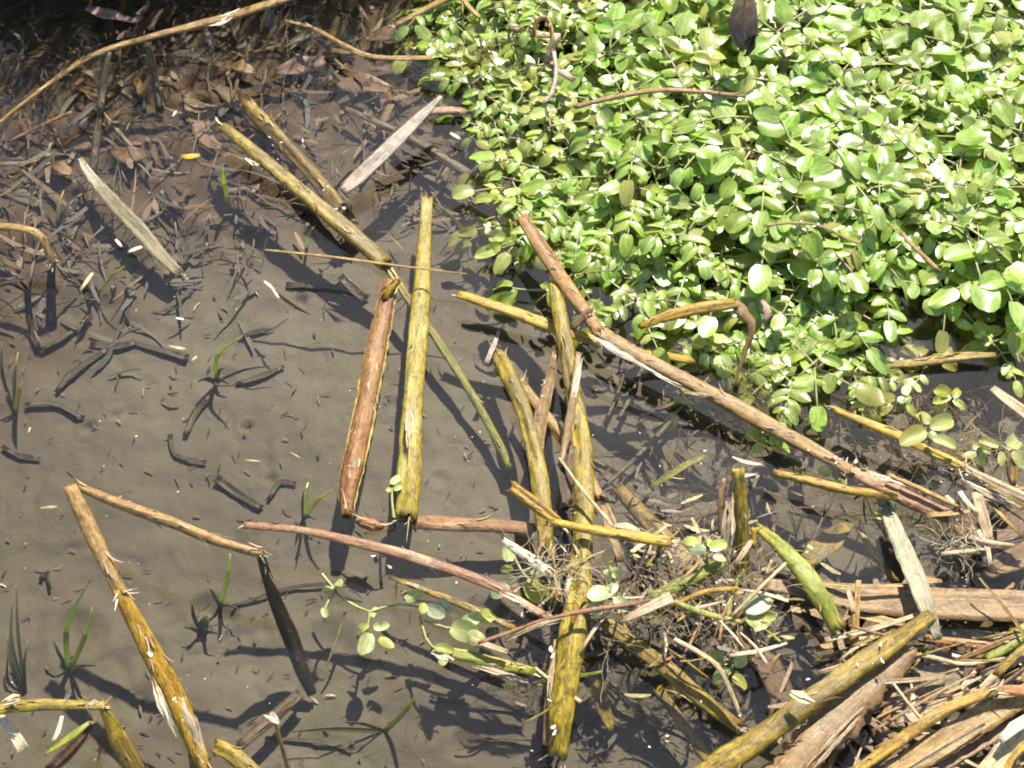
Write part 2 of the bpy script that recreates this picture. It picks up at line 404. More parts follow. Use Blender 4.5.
def fibres(parent, base, p, d, n, length, mat, seed=0, spread=0.7, w=0.0009, name='torn_fibres'):
    """A frayed tuft of strips at a broken end: one part, its strands too fine to pick apart."""
    q = random.Random(seed); verts, faces, uvs = [], [], []
    d = d.normalized()
    for i in range(n):
        dd = (d + Vector((q.uniform(-1, 1), q.uniform(-1, 1), q.uniform(-.6, 1))) * spread).normalized()
        s = dd.cross(Vector((q.uniform(-1, 1), q.uniform(-1, 1), 1))).normalized()
        l = length * q.uniform(.45, 1.1); ww = w * q.uniform(.6, 1.9)
        p0 = p + Vector((q.uniform(-1, 1), q.uniform(-1, 1), q.uniform(-.4, .6))) * length * .22 - d * length * .15
        bend = Vector((q.uniform(-1, 1), q.uniform(-1, 1), q.uniform(-1, .6))) * l * .4
        i0 = len(verts)
        for k in range(4):
            t = k / 3; c = p0 + dd * (l * t) + bend * t * t; e = ww * (1 - t * .75)
            verts += [c - s * e, c + s * e]
        for k in range(3):
            a = i0 + 2 * k; faces.append((a, a + 1, a + 3, a + 2)); uvs.append(((0, k * .004), (.002, k * .004), (.002, k * .004 + .004), (0, k * .004 + .004)))
    o = mesh_obj(name, verts, faces, mat, parent, base, uvs); o['kind'] = 'stuff'
    return o

def ribbon(verts, faces, uvs, pts, ws, nrm):
    i0 = len(verts); n = len(pts)
    for k in range(n):
        t = (pts[min(k + 1, n - 1)] - pts[max(k - 1, 0)]).normalized(); s_ = t.cross(nrm).normalized()
        verts.extend((pts[k] - s_ * ws[k], pts[k] + s_ * ws[k]))
    for k in range(n - 1):
        a = i0 + 2 * k; faces.append((a, a + 1, a + 3, a + 2)); uvs.append(((0, k * .006), (ws[k] * 2, k * .006), (ws[k + 1] * 2, k * .006 + .006), (0, k * .006 + .006)))
def shred(name, pts, ws, mat, root, base, seed):
    """A torn strip: ragged strands of skin lying side by side, too fine to pick apart."""
    q = random.Random(seed); op, ow = resample(pts, ws, .004); fr = frames(op); n = len(op); verts, faces, uvs = [], [], []
    for j in range(8):
        a = q.uniform(0, .45); b = q.uniform(.55, 1.0); lat = q.uniform(-.85, .85); i0, i1 = int(a * (n - 1)), max(int(b * (n - 1)), int(a * (n - 1)) + 2)
        i1 = min(i1, n - 1)
        if i1 - i0 < 2: i0 = max(0, i1 - 2)
        pp, ww = [], []; lift = q.uniform(0, .003)
        for i in range(i0, i1 + 1):
            t = (i - i0) / max(1, i1 - i0); f = fr[i]
            pp.append(op[i] + f[1] * (ow[i] * (lat + .25 * noise.noise(Vector((seed + j, i * .35, 0))))) + f[2] * (lift * t * t * 2 + .0008 * j * .4)); ww.append(ow[i] * .34 * (1 - .75 * abs(2 * t - 1) ** 1.5) * (1 + .6 * noise.noise(Vector((seed, j * 3, i * .8)))))
        ribbon(verts, faces, uvs, pp, ww, (Vector((0, 0, 1)) + fr[i0][1] * q.uniform(-.6, .6)).normalized())
    o = mesh_obj(name, verts, faces, mat, root, base, uvs); o['kind'] = 'stuff'; return o
def peel(root, base, pts, ws, mat, seed, flat, n):
    """Fine slivers of skin lifting off a stalk."""
    q = random.Random(seed); op, ow = resample(pts, ws, .006); fr = frames(op); m = len(op); verts, faces, uvs = [], [], []
    for j in range(n):
        i = q.randrange(1, m - 1); t, s_, u = fr[i]; a = q.uniform(-.2, 3.34); nrm = (s_ * math.cos(a) + u * math.sin(a)).normalized(); ln = q.uniform(.004, .018); sg = q.choice((-1, 1)); w = q.uniform(.0003, .0011)
        p0 = op[i] + s_ * (math.cos(a) * ow[i] * .98) + u * (math.sin(a) * ow[i] * flat * .98); li = q.uniform(.05, .55); sw = q.uniform(-.35, .35)
        pp = [p0 + t * (sg * ln * k / 3) + nrm * (li * ln * (k / 3) ** 2) + t.cross(nrm) * (sw * ln * (k / 3) ** 2) for k in range(4)]
        ribbon(verts, faces, uvs, pp, [w, w * 1.1, w * .8, w * .2], nrm)
    o = mesh_obj('peeling_fibres', verts, faces, mat, root, base, uvs); o['kind'] = 'stuff'; return o
seedn = [100]
def nseed(): seedn[0] += 1; return seedn[0]
def world_path(path):
    pts = [at(a, b, z) for a, b, z, w in path]
    ws = [w * mpp(p) / 2 for (a, b, z, w), p in zip(path, pts)]
    return pts, ws
def reed(name, label, cat, path, mat, group=None, flat=.52, fray0=0, fray1=0, fraycol='fibre', sides=18, rough=.08, ridges=.05, joints=(), pith=False, strips=(), mats=None):
    """A reed stalk as a thing. path: (px, py, height, width px). joints: indexes where it is sharply bent, starting another stalk part."""
    pts, ws = world_path(path); ws = [w * .9 for w in ws]
    base = pts[0].copy()
    root = thing(name, label, cat, base, group)
    cuts = [0] + list(joints) + [len(pts) - 1]
    for j in range(len(cuts) - 1):
        a, b = cuts[j], cuts[j + 1]
        pp, rr = list(pts[a:b + 1]), list(ws[a:b + 1])
        if j > 0: rr[0] *= .72; pp[0] = pp[0] - (pp[1] - pp[0]).normalized() * rr[0] * .6
        if j < len(cuts) - 2: rr[-1] *= .72; pp[-1] = pp[-1] + (pp[-1] - pp[-2]).normalized() * rr[-1] * .6
        if len(pp) == 2: pp = [pp[0], (pp[0] + pp[1]) / 2 + Vector((rnd.uniform(-1, 1), rnd.uniform(-1, 1), rnd.uniform(-.3, .8))) * rr[0] * .22, pp[1]]; rr = [rr[0], (rr[0] + rr[1]) / 2, rr[1]]
        tube('stalk', pp, rr, M[(mats or [mat])[min(j, len(mats or [mat]) - 1)]], root, base, sides=sides, flat=flat, rough=rough, ridges=ridges, seed=nseed())
    if max(ws) > .0035: peel(root, base, pts, ws, M['pale' if mat in ('tan', 'pale', 'red', 'orange', 'yellow') else 'brown' if mat in ('drab', 'dark', 'brown') else ('tan' if seedn[0] % 2 else 'pale')], nseed(), flat, int(8 + sum((pts[i + 1] - pts[i]).length for i in range(len(pts) - 1)) * 60))
    if fray0: fibres(root, base, pts[0], pts[0] - pts[1], fray0, ws[0] * 2.6, M[fraycol], nseed())
    if fray1: fibres(root, base, pts[-1], pts[-1] - pts[-2], fray1, ws[-1] * 2.6, M[fraycol], nseed())
    for j in joints: fibres(root, base, pts[j], (pts[j] - pts[j - 1]).normalized() + Vector((0, 0, .5)), 9, ws[j] * 2.2, M[fraycol], nseed(), spread=1.0)
    for sp in strips:      # (name, path, material)
        sp_pts, sp_ws = world_path(sp[1])
        if sp[2] in ('white', 'fibre', 'pale') and True: shred(sp[0], sp_pts, sp_ws, M[sp[2]], root, base, nseed())
        else: blade(sp[0], sp_pts, sp_ws, M[sp[2]], root, base, fold=-.35, seed=nseed(), ragged=.6, step=.004)
    return root
def leafblade(name, label, cat, path, mat, group=None, fold=.2, roll=0.0, extra=(), wav=.2, ragged=0.2):
    pts, ws = world_path(path); base = pts[0].copy()
    if not extra:
        o = blade(name, pts, ws, M[mat], None, base, fold=fold, roll=roll, seed=nseed(), wav=wav, ragged=ragged)
        return tag(o, label, cat, group)
    root = thing(name, label, cat, base, group)
    blade('leaf_blade', pts, ws, M[mat], root, base, fold=fold, roll=roll, seed=nseed(), wav=wav, ragged=ragged)
    for sp in extra:
        sp_pts, sp_ws = world_path(sp[1]); blade(sp[0], sp_pts, sp_ws, M[sp[2]], root, base, fold=.3, seed=nseed(), ragged=.3)
    return root

# ------------------------------------------------------------------ reeds, upper left
reed('dry_stalk', 'long thin golden dry stalk slanting across the dark top left corner', 'stalk',
     [(-14, 134, .035, 4), (30, 98, .045, 5), (90, 57, .055, 7), (150, 37, .06, 9), (225, 18, .065, 12), (300, -6, .07, 12)], 'tan', fray1=4,
     strips=[('torn_strip', [(205, 26, .062, 4), (222, 22, .064, 11), (245, 12, .064, 5)], 'white')])
reed('red_twig', 'thin red brown twig with a short side shoot at left edge', 'twig', [(8, 142, -.012, 4), (40, 126, -.008, 5), (72, 112, -.004, 5)], 'red', sides=8)
reed('sunken_reed', 'dim green brown upright stem sunk below the golden stalk', 'reed stem', [(108, 52, .03, 9), (100, 110, .0, 9), (94, 160, -.02, 9), (88, 206, -.034, 9)], 'drab', flat=.9)
reed('sunken_reed', 'short dull green stem hanging below the golden stalk, right one', 'reed stem', [(148, 44, .045, 8), (154, 76, .01, 9), (160, 112, -.02, 9)], 'drab', flat=.9)
leafblade('pale_reed_leaf', 'flat pale tan blade lying half sunk in upper left litter', 'reed blade', [(80, 158, .004, 5), (88, 172, .001, 9), (112, 201, -.003, 15), (138, 228, -.008, 16), (160, 254, -.014, 14), (180, 274, -.02, 9)], 'greygreen', fold=.1)
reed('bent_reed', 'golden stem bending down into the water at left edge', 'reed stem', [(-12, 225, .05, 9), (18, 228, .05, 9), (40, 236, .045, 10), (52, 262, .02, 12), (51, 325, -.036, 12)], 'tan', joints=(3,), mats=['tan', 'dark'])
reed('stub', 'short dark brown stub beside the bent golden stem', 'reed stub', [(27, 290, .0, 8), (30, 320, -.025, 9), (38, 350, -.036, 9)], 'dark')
reed('submerged_reed', 'brown round tipped reed lying above the long olive reed', 'reed stem', [(246, 102, -.003, 15), (262, 120, -.004, 20), (300, 160, -.005, 20), (330, 196, -.006, 19), (352, 226, -.012, 16)], 'olive', flat=.6)
reed('olive_reed', 'long olive yellow reed slanting down from upper left', 'reed stem', [(222, 125, .028, 11), (262, 158, .024, 17), (300, 190, .02, 18), (345, 228, .014, 18), (386, 264, .008, 17)], 'vivid', fray0=4,
     strips=[('pale_scar', [(246, 158, .031, 3), (255, 166, .03, 6), (263, 170, .028, 2)], 'white'), ('pale_scar', [(336, 224, .026, 3), (348, 234, .024, 6), (362, 240, .02, 2)], 'pale')])
reed('sunken_reed', 'thin green sunken reed running on beyond the olive reed', 'reed stem', [(384, 262, .0, 11), (412, 304, -.006, 10), (440, 344, -.012, 10), (478, 405, -.018, 10), (512, 470, -.026, 11)], 'green', flat=.8)
# the split orange reed lying in its sheath
def sheathed_reed():
    path = [(390, 282, .006, 16), (376, 350, .005, 22), (362, 425, .004, 24), (350, 480, .004, 22), (346, 516, .003, 12)]
    pts, ws = world_path(path); base = pts[0].copy()
    root = thing('sheathed_reed', 'orange brown reed lying in a pale split sheath, left of the yellow reed', 'reed stem', base)
    blade('sheath', [p + Vector((0, 0, -.007)) for p in pts], [w * 1.02 for w in ws], M['mottled'], root, base, fold=.5, seed=nseed(), ragged=.25)
    tube('stalk', pts, [w * .86 for w in ws], M['amber'], root, base, seed=nseed(), flat=.6, collapse=.3)
    peel(root, base, pts, [w * .9 for w in ws], M['fibre'], nseed(), .6, 26)
    tube('bent_tip', [at(384, 300, .01), at(391, 288, .014), at(399, 280, .016)], [.0045, .005, .003], M['yellow'], root, base, seed=nseed(), sides=8)
sheathed_reed()
reed('seed_husk', 'small orange brown husk beside the lower tip of the orange reed', 'husk', [(356, 520, .006, 7), (362, 522, .007, 14), (372, 525, .007, 16), (380, 527, .006, 10), (384, 528, .005, 4)], 'orange', sides=10, flat=.8)
reed('yellow_reed', 'tall mottled yellow reed lying upright in picture, left of centre', 'reed stem', [(427, 199, .004, 13), (423, 260, .006, 17), (418, 330, .007, 20), (411, 420, .006, 24), (409, 470, .005, 25), (406, 517, .003, 25)], 'mottled', flat=.55, fray1=5,
     strips=[('pale_scar', [(411, 395, .015, 3), (409, 430, .016, 9), (408, 462, .014, 4)], 'pale')])
reed('thin_straw', 'very thin pale straw crossing the yellow reed near its top', 'straw', [(265, 250, .03, 2.5), (330, 257, .032, 4), (400, 266, .03, 3), (467, 274, .028, 2)], 'tan', sides=6)
def grey_splinter():
    pts, ws = world_path([(343, 192, .02, 9), (360, 177, .022, 15), (395, 143, .03, 15), (425, 113, .036, 9), (441, 96, .04, 3)])
    base = pts[0].copy(); root = thing('dry_splinter', 'grey bleached dry splinter of reed pointing up right', 'splinter', base)
    blade('split_face', pts, ws, M['grey'], root, base, fold=.35, seed=nseed(), ragged=.1, thick=.003)
    p2, w2 = world_path([(340, 186, .018, 3), (372, 156, .024, 5), (415, 116, .034, 4), (438, 99, .039, 2)])
    blade('dark_edge', [p + Vector((0, 0, -.001)) for p in p2], w2, M['brown'], root, base, fold=.2, seed=nseed(), thick=.002)
grey_splinter()
reed('brown_stub', 'short brown stub under the tip of the grey splinter', 'reed stub', [(428, 112, .01, 9), (445, 110, .01, 12), (466, 112, .008, 11)], 'red')
reed('sunken_reed', 'dark olive sunken reed passing right of the grey splinter', 'reed stem', [(398, 130, -.006, 9), (430, 150, -.008, 12), (470, 175, -.012, 12)], 'drab')
reed('sunken_reed', 'dull green sunken reed in litter left of the grey splinter', 'reed stem', [(345, 108, -.01, 6), (376, 122, -.008, 8), (402, 132, -.01, 8)], 'drab')
reed('dry_stalk', 'curved pale yellow stalk at the top edge, pointing at the watercress', 'stalk', [(284, 20, .02, 4), (315, 29, .022, 5), (345, 46, .024, 7), (375, 57, .026, 7), (432, 58, .03, 6)], 'tan', fray1=3)

# ------------------------------------------------------------------ reeds, centre
reed('golden_reed', 'golden reed poking left under the long brown reed', 'reed stem', [(458, 294, .026, 11), (500, 308, .024, 14), (545, 324, .02, 14), (610, 345, .012, 13), (694, 361, .002, 9)], 'yellow', fray0=2)
reed('long_brown_reed', 'longest brown reed slanting down right along the watercress edge', 'reed stem',
     [(522, 217, .050, 13), (540, 245, .046, 16), (566, 285, .04, 18), (598, 330, .034, 22), (640, 356, .032, 20), (680, 377, .030, 19), (760, 420, .026, 20), (850, 470, .022, 20), (905, 497, .018, 19), (948, 516, .014, 15)], 'tan',
     joints=(3, 7), mats=['amber', 'tan', 'red'], fray0=5, fray1=16,
     strips=[('torn_strip', [(590, 336, .047, 5), (606, 346, .046, 13), (630, 360, .044, 8), (660, 378, .038, 5), (700, 398, .034, 3)], 'white'),
             ('torn_strip', [(572, 330, .03, 4), (584, 316, .04, 8), (592, 306, .046, 5)], 'brown'),
             ('torn_strip', [(684, 393, .032, 4), (704, 396, .03, 5), (724, 396, .03, 3)], 'pale'),
             ('torn_strip', [(738, 416, .026, 3), (768, 428, .025, 6), (800, 438, .024, 3)], 'pale'),
             ('torn_strip', [(865, 470, .034, 3), (888, 482, .034, 7), (912, 492, .03, 3)], 'fibre'),
             ('torn_strip', [(888, 474, .032, 4), (925, 490, .03, 6), (960, 507, .026, 4)], 'tan')])
reed('olive_reed', 'long olive reed standing across the centre, tallest of the crossing reeds', 'reed stem', [(554, 284, .036, 14), (563, 330, .036, 19), (575, 400, .036, 23), (583, 460, .036, 24), (584, 520, .037, 24), (579, 590, .040, 25), (570, 660, .038, 29), (562, 715, .03, 29), (558, 757, .018, 22)], 'vivid', fray1=8, flat=.6,
     strips=[('dry_leaf', [(578, 352, .052, 5), (574, 392, .058, 9), (566, 440, .05, 8), (561, 462, .05, 3)], 'brown'),
             ('dry_leaf', [(583, 352, .05, 4), (577, 380, .056, 8), (570, 420, .05, 5)], 'fibre')])
reed('olive_reed', 'olive reed with brown broken top left of the central reed', 'reed stem', [(498, 354, -.004, 14), (510, 378, .004, 19), (524, 412, .01, 19), (538, 470, .014, 19), (545, 530, .014, 19), (553, 602, .004, 18)], 'olive', fray0=5, flat=.7)
reed('golden_stub', 'short golden reed with hollow cut end, left of centre tangle', 'reed stem', [(512, 487, .052, 14), (533, 503, .05, 13), (559, 523, .046, 11)], 'yellow', flat=1)
reed('golden_reed', 'golden reed lying across the central olive reed', 'reed stem', [(553, 522, .056, 9), (585, 528, .056, 12), (630, 536, .054, 14), (672, 542, .05, 12)], 'yellow', fray1=3)
reed('thin_red_reed', 'long thin red brown reed slanting below the yellow reed', 'reed stem', [(244, 525, .05, 8), (300, 530, .05, 9), (360, 543, .048, 11), (420, 559, .045, 12), (480, 580, .042, 12), (512, 595, .04, 12), (545, 616, .036, 9)], 'red', fray1=6, fray0=2, joints=(5,), mats=['red', 'red'],
     strips=[('pale_scar', [(500, 592, .05, 3), (515, 600, .05, 8), (535, 611, .046, 4)], 'fibre')])
reed('sunken_brown_reed', 'thick red brown reed lying level under the yellow reed foot', 'reed stem', [(404, 521, -.004, 18), (450, 524, -.004, 19), (500, 526, -.006, 18), (534, 529, -.01, 15)], 'red')
reed('white_strip', 'bright white strip of reed below the golden cut stub', 'straw', [(503, 541, .045, 9), (526, 556, .046, 12), (552, 575, .044, 12)], 'white', flat=.45, sides=10)
reed('forked_twig', 'thin reddish twig crossing in front of the central olive reed', 'twig', [(478, 643, .046, 4), (510, 632, .05, 5), (542, 621, .056, 6), (585, 611, .062, 7), (630, 604, .058, 6), (676, 595, .05, 4)], 'red', sides=8,
     strips=[('side_strip', [(505, 640, .046, 3), (540, 626, .054, 5), (575, 618, .056, 3)], 'pale')])
leafblade('pale_flake', 'pale flat flake of straw lying on the reddish twig', 'straw', [(619, 622, .05, 5), (640, 612, .056, 9), (672, 597, .056, 12)], 'pale', fold=.1)
reed('olive_reed', 'thin olive reed floating among leaves left of centre tangle', 'reed stem', [(389, 577, -.002, 5), (430, 592, .004, 8), (470, 608, .006, 9), (515, 629, .002, 9)], 'olive')
reed('mossy_reed', 'rough mossy green reed with a pale strip below, low centre', 'reed stem', [(431, 648, .006, 8), (460, 655, .008, 13), (500, 664, .008, 14), (534, 672, .0, 9)], 'green', rough=.18, fray1=4,
     strips=[('pale_strip', [(468, 664, .01, 4), (500, 674, .012, 8), (542, 688, .006, 6)], 'pale'), ('pale_strip', [(432, 652, .012, 5), (448, 660, .012, 8), (456, 664, .01, 3)], 'white')])
leafblade('pale_flake', 'narrow pale flake touching the reddish twig at its left end', 'straw', [(470, 638, .02, 4), (490, 646, .022, 6), (508, 652, .02, 5)], 'pale')
reed('golden_reed', 'golden reed slanting down right from below the white leaves', 'reed stem', [(597, 616, .026, 15), (630, 641, .024, 19), (665, 667, .02, 19), (700, 697, .016, 18), (740, 728, .01, 15)], 'olive', fray1=5)
leafblade('dry_reed_leaf', 'olive pointed blade sunk right of the central reed foot', 'reed blade', [(588, 655, -.006, 13), (598, 690, -.014, 17), (607, 718, -.02, 12), (612, 732, -.022, 3)], 'olive', fold=.3)
reed('sunken_reed', 'thin ochre reed sunk at bottom edge right of centre', 'reed stem', [(658, 688, -.012, 11), (680, 720, -.014, 12), (708, 760, -.018, 13), (716, 775, -.018, 13)], 'olive')
reed('sunken_reed', 'faint brown sunken reed beneath the golden reed, bottom centre', 'reed stem', [(610, 685, -.036, 9), (640, 708, -.036, 9), (660, 722, -.038, 8)], 'drab')
reed('yellow_green_stub', 'upright yellow green cut stub right of centre', 'reed stem', [(738, 470, .075, 15), (740, 500, .055, 17), (742, 545, .026, 18), (741, 586, -.005, 18)], 'vivid', flat=.9,
     strips=[('pale_strip', [(730, 492, .07, 7), (727, 520, .06, 13), (726, 548, .045, 12), (722, 568, .03, 6)], 'pale'), ('brown_strip', [(724, 478, .06, 4), (721, 505, .05, 8), (722, 535, .035, 7)], 'brown')])
reed('small_straw', 'tiny pale straw standing right of the upright green stub', 'straw', [(758, 475, .04, 4), (753, 490, .03, 5)], 'pale', sides=6)
reed('green_reed', 'bright green reed sloping into the water right of the stub', 'reed stem', [(757, 526, .014, 10), (775, 541, .024, 17), (801, 568, .034, 21), (822, 600, .034, 21), (838, 629, .026, 18)], 'green', fray1=2)
reed('sunken_reed', 'grey sunken end of a reed below the bright green reed', 'reed stem', [(838, 629, -.004, 17), (862, 652, -.012, 16)], 'drab')
reed('yellow_reed', 'slim yellow reed floating below the long brown reed', 'reed stem', [(774, 472, .026, 8), (810, 481, .026, 11), (850, 490, .026, 11), (897, 496, .024, 9)], 'yellow', fray1=2)
reed('sunken_reed', 'brown and ochre reed sunk behind the golden crossing reed', 'reed stem', [(618, 488, -.012, 14), (640, 512, -.008, 17), (664, 537, -.004, 19), (690, 566, -.0, 22), (700, 585, .0, 14)], 'olive')
reed('olive_reed', 'short olive reed leaning up right to the stub foot', 'reed stem', [(650, 598, .032, 13), (680, 585, .034, 15), (724, 562, .036, 14)], 'green')
reed('straw', 'thin pale straw leaning against the central olive reed', 'straw', [(559, 458, .05, 3), (584, 492, .056, 5), (612, 526, .052, 4), (626, 552, .05, 4)], 'pale', sides=7)
reed('golden_reed', 'ochre reed half hidden behind the two central olive reeds', 'reed stem', [(522, 384, .0, 11), (545, 415, .004, 14), (575, 455, .008, 15), (600, 500, .008, 13)], 'tan', flat=.6, fray0=4)
leafblade('dry_reed_leaf', 'brown dry blade leaning on the central reed, upper left side', 'reed blade', [(556, 352, .03, 6), (549, 385, .022, 11), (540, 425, .014, 15), (538, 455, .01, 10)], 'brown', fold=.4)
leafblade('dry_reed_leaf', 'dark brown narrow blade beside the central reed, lower side', 'reed blade', [(573, 446, .05, 6), (568, 480, .046, 9), (571, 505, .044, 5)], 'leafbrown', fold=.4)
leafblade('dry_reed_leaf', 'brown blade bundle lying right of the central reed', 'reed blade', [(604, 505, .03, 8), (612, 530, .03, 14), (622, 562, .028, 9)], 'brown', fold=.5)
reed('sunken_twig', 'reddish strip hugging the central reed foot, left side', 'twig', [(556, 640, .028, 6), (549, 690, .024, 8), (546, 745, .014, 8)], 'red', sides=8, strips=[('pale_strip', [(558, 648, .034, 4), (551, 680, .034, 6), (549, 712, .03, 4)], 'pale')])
leafblade('pale_sliver', 'short faded grey sliver floating above the olive reed tip', 'splinter', [(499, 331, .004, 3), (494, 345, .004, 5), (486, 364, .003, 6)], 'grey')
for i, (a, b, c, d, w, zl, lab) in enumerate([
    (683, 408, 606, 486, 6, -.03, 'thin dark sunken twig below the long brown reed, longest'),
    (640, 372, 618, 420, 5, -.03, 'thin dark sunken twig beneath the white torn scar'),
    (628, 360, 604, 425, 4, -.032, 'dark sunken sliver nearest the central reed top'),
    (648, 430, 668, 478, 8, -.034, 'dull green sunken twig leaning right under the long reed'),
    (722, 428, 734, 442, 4, -.035, 'short dark stick on the mud below the cress edge'),
    (700, 390, 655, 412, 5, -.03, 'dark sunken twig crossing below the torn scar')]):
    reed('sunken_twig', lab, 'twig', [(a, b, zl, w), ((a + c) / 2 + 2, (b + d) / 2, zl, w + 1), (c, d, zl, w)], 'drab', sides=7)
leafblade('green_sliver', 'yellow green blade tip lying on the mud left of stub', 'reed blade', [(706, 456, -.006, 3), (688, 464, -.008, 7), (668, 476, -.014, 8), (650, 488, -.02, 4)], 'green')

reed('thin_reed', 'yellow green thin reed lying in the root hairs of the tangle', 'reed stem', [(664, 597, .046, 6), (700, 612, .046, 8), (742, 622, .044, 6)], 'green', sides=9)
reed('thin_reed', 'short yellow reed just below the olive reed at stub foot', 'reed stem', [(672, 606, .04, 5), (705, 592, .042, 7), (738, 588, .04, 5)], 'yellow', sides=9)
reed('curved_twig', 'curved pinkish twig hanging right of the golden slanting reed', 'twig', [(674, 639, .05, 5), (698, 652, .05, 6), (718, 667, .046, 7), (730, 690, .036, 7), (740, 714, .026, 5)], 'pale', sides=8, fray1=4)
reed('straw', 'straight pale straw rising right past the pale cupped leaf', 'straw', [(732, 616, .05, 4), (758, 590, .056, 5), (786, 563, .06, 4)], 'pale', sides=7)
leafblade('pale_flake', 'cream flake on the golden crossing reed', 'straw', [(612, 526, .066, 3), (626, 526, .068, 8), (640, 531, .066, 4)], 'pale')
leafblade('dead_leaf', 'dark brown curled leaf beneath the pale cupped leaf', 'leaf', [(712, 636, .03, 6), (728, 630, .034, 18), (744, 640, .03, 16), (750, 656, .026, 6)], 'leafbrown', fold=.5)
leafblade('pale_flake', 'pale curl of straw right of the upright stub', 'straw', [(752, 540, .05, 4), (744, 552, .054, 6), (734, 566, .05, 4)], 'pale')
reed('golden_reed', 'short upright golden sliver right against the stub', 'reed stem', [(754, 528, .04, 6), (753, 548, .03, 7)], 'yellow', sides=8)
reed('small_straw', 'tiny straw at the left end of the broad tan blade', 'straw', [(772, 560, .04, 3), (766, 575, .036, 4)], 'pale', sides=6)

# ------------------------------------------------------------------ reeds, lower left
reed('tan_reed', 'leaning tan reed with frayed pale foot, lower left', 'reed stem', [(69, 486, .11, 14), (95, 540, .09, 17), (120, 592, .07, 19), (150, 650, .045, 22), (176, 700, .022, 24), (196, 748, .004, 20), (206, 772, .0, 12)], 'tan', fray1=6, mats=['tan', 'yellow'], joints=(2,),
     strips=[('torn_strip', [(152, 676, .04, 3), (163, 704, .04, 11), (180, 738, .02, 5)], 'fibre'), ('torn_strip', [(178, 696, .034, 4), (192, 722, .03, 14), (200, 745, .018, 6), (212, 770, .01, 3)], 'fibre')])
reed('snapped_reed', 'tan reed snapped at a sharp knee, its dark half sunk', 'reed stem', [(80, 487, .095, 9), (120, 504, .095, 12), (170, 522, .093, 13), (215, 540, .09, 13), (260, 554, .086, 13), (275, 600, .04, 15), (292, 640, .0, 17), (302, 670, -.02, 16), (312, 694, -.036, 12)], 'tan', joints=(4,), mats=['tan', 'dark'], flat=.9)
reed('snapped_reed', 'olive reed folded over at the lower left corner', 'reed stem', [(-12, 712, .05, 11), (20, 706, .05, 13), (60, 705, .05, 13), (103, 706, .048, 13), (118, 738, .03, 18), (138, 776, .006, 21)], 'vivid', joints=(3,), fray0=0, mats=['olive', 'vivid'],
     strips=[('pale_strip', [(2, 704, .058, 4), (14, 700, .06, 9), (28, 698, .06, 4)], 'fibre'), ('pale_strip', [(64, 704, .058, 3), (70, 694, .062, 6), (72, 688, .064, 4)], 'fibre'), ('pale_strip', [(86, 708, .058, 3), (95, 703, .06, 6), (99, 700, .06, 3)], 'fibre')])
leafblade('pale_strip', 'cream strip of straw at the lower left corner', 'straw', [(-4, 712, .04, 7), (10, 728, .036, 9), (24, 750, .03, 12)], 'fibre', fold=.3)
leafblade('dead_leaf', 'rolled reddish brown dead leaf beside the folded olive reed', 'leaf', [(97, 716, .03, 3), (84, 736, .03, 13), (66, 756, .024, 15), (48, 772, .018, 10)], 'leafbrown', fold=.7, ragged=.05)
leafblade('grass_leaf', 'small pale green blade over the rolled brown leaf', 'leaf', [(93, 719, .04, 2), (75, 734, .042, 8), (44, 755, .036, 2)], 'green', fold=.3)
leafblade('pale_flake', 'small cream flake right of the lower left corner strip', 'straw', [(62, 716, .02, 3), (58, 732, .02, 5), (51, 744, .016, 3)], 'fibre')
reed('olive_stub', 'stubby olive reed at bottom edge right of the frayed foot', 'reed stem', [(214, 745, .01, 16), (236, 757, .012, 20), (258, 778, .01, 22)], 'vivid')
reed('olive_stub', 'little yellow stub beside the frayed foot, bottom edge', 'reed stub', [(192, 754, -.006, 9), (195, 775, -.01, 10)], 'yellow')
reed('sunken_reed', 'grey brown sunken reed at bottom left leaning up right', 'reed stem', [(240, 746, -.02, 12), (268, 722, -.024, 14), (300, 694, -.028, 13)], 'drab')
reed('forked_twig', 'small pale knobbed twig standing at the bottom edge', 'twig', [(274, 714, .06, 5), (278, 732, .045, 5), (288, 768, .01, 6), (291, 780, 0, 6)], 'tan', sides=8,
     strips=[('knob', [(263, 717, .064, 7), (272, 722, .064, 9), (282, 728, .06, 6)], 'fibre'), ('knob', [(271, 712, .064, 5), (277, 722, .06, 7)], 'fibre'), ('knob', [(300, 768, .02, 6), (308, 758, .03, 8)], 'fibre')])

# ------------------------------------------------------------------ reeds and blades, right
reed('split_reed', 'thick mossy olive reed split open, bottom right', 'reed stem', [(694, 782, .05, 24), (740, 752, .054, 26), (800, 709, .056, 27), (850, 672, .054, 26), (890, 645, .046, 22), (932, 614, .03, 14)], 'vivid', rough=.14, fray1=2,
     strips=[('split_half', [(770, 792, .046, 34), (812, 745, .048, 44), (850, 705, .046, 38), (890, 670, .04, 28), (915, 648, .03, 10)], 'brown'), ('bark_strip', [(800, 780, .046, 8), (840, 735, .048, 10), (868, 706, .044, 4)], 'pale'),
             ('frayed_lump', [(786, 690, .075, 5), (800, 698, .078, 14), (818, 706, .074, 8)], 'fibre')])
reed('golden_reed', 'short golden strip beside the split reed, bottom edge', 'reed stem', [(782, 780, .03, 9), (806, 752, .034, 10), (830, 732, .034, 8)], 'yellow')
reed('bent_reed', 'ochre reed bent at a knee, lower right corner', 'reed stem', [(846, 778, .06, 12), (895, 744, .064, 13), (943, 711, .068, 14), (996, 690, .07, 14), (1040, 692, .066, 13)], 'yellow', joints=(3,), mats=['yellow', 'orange'])
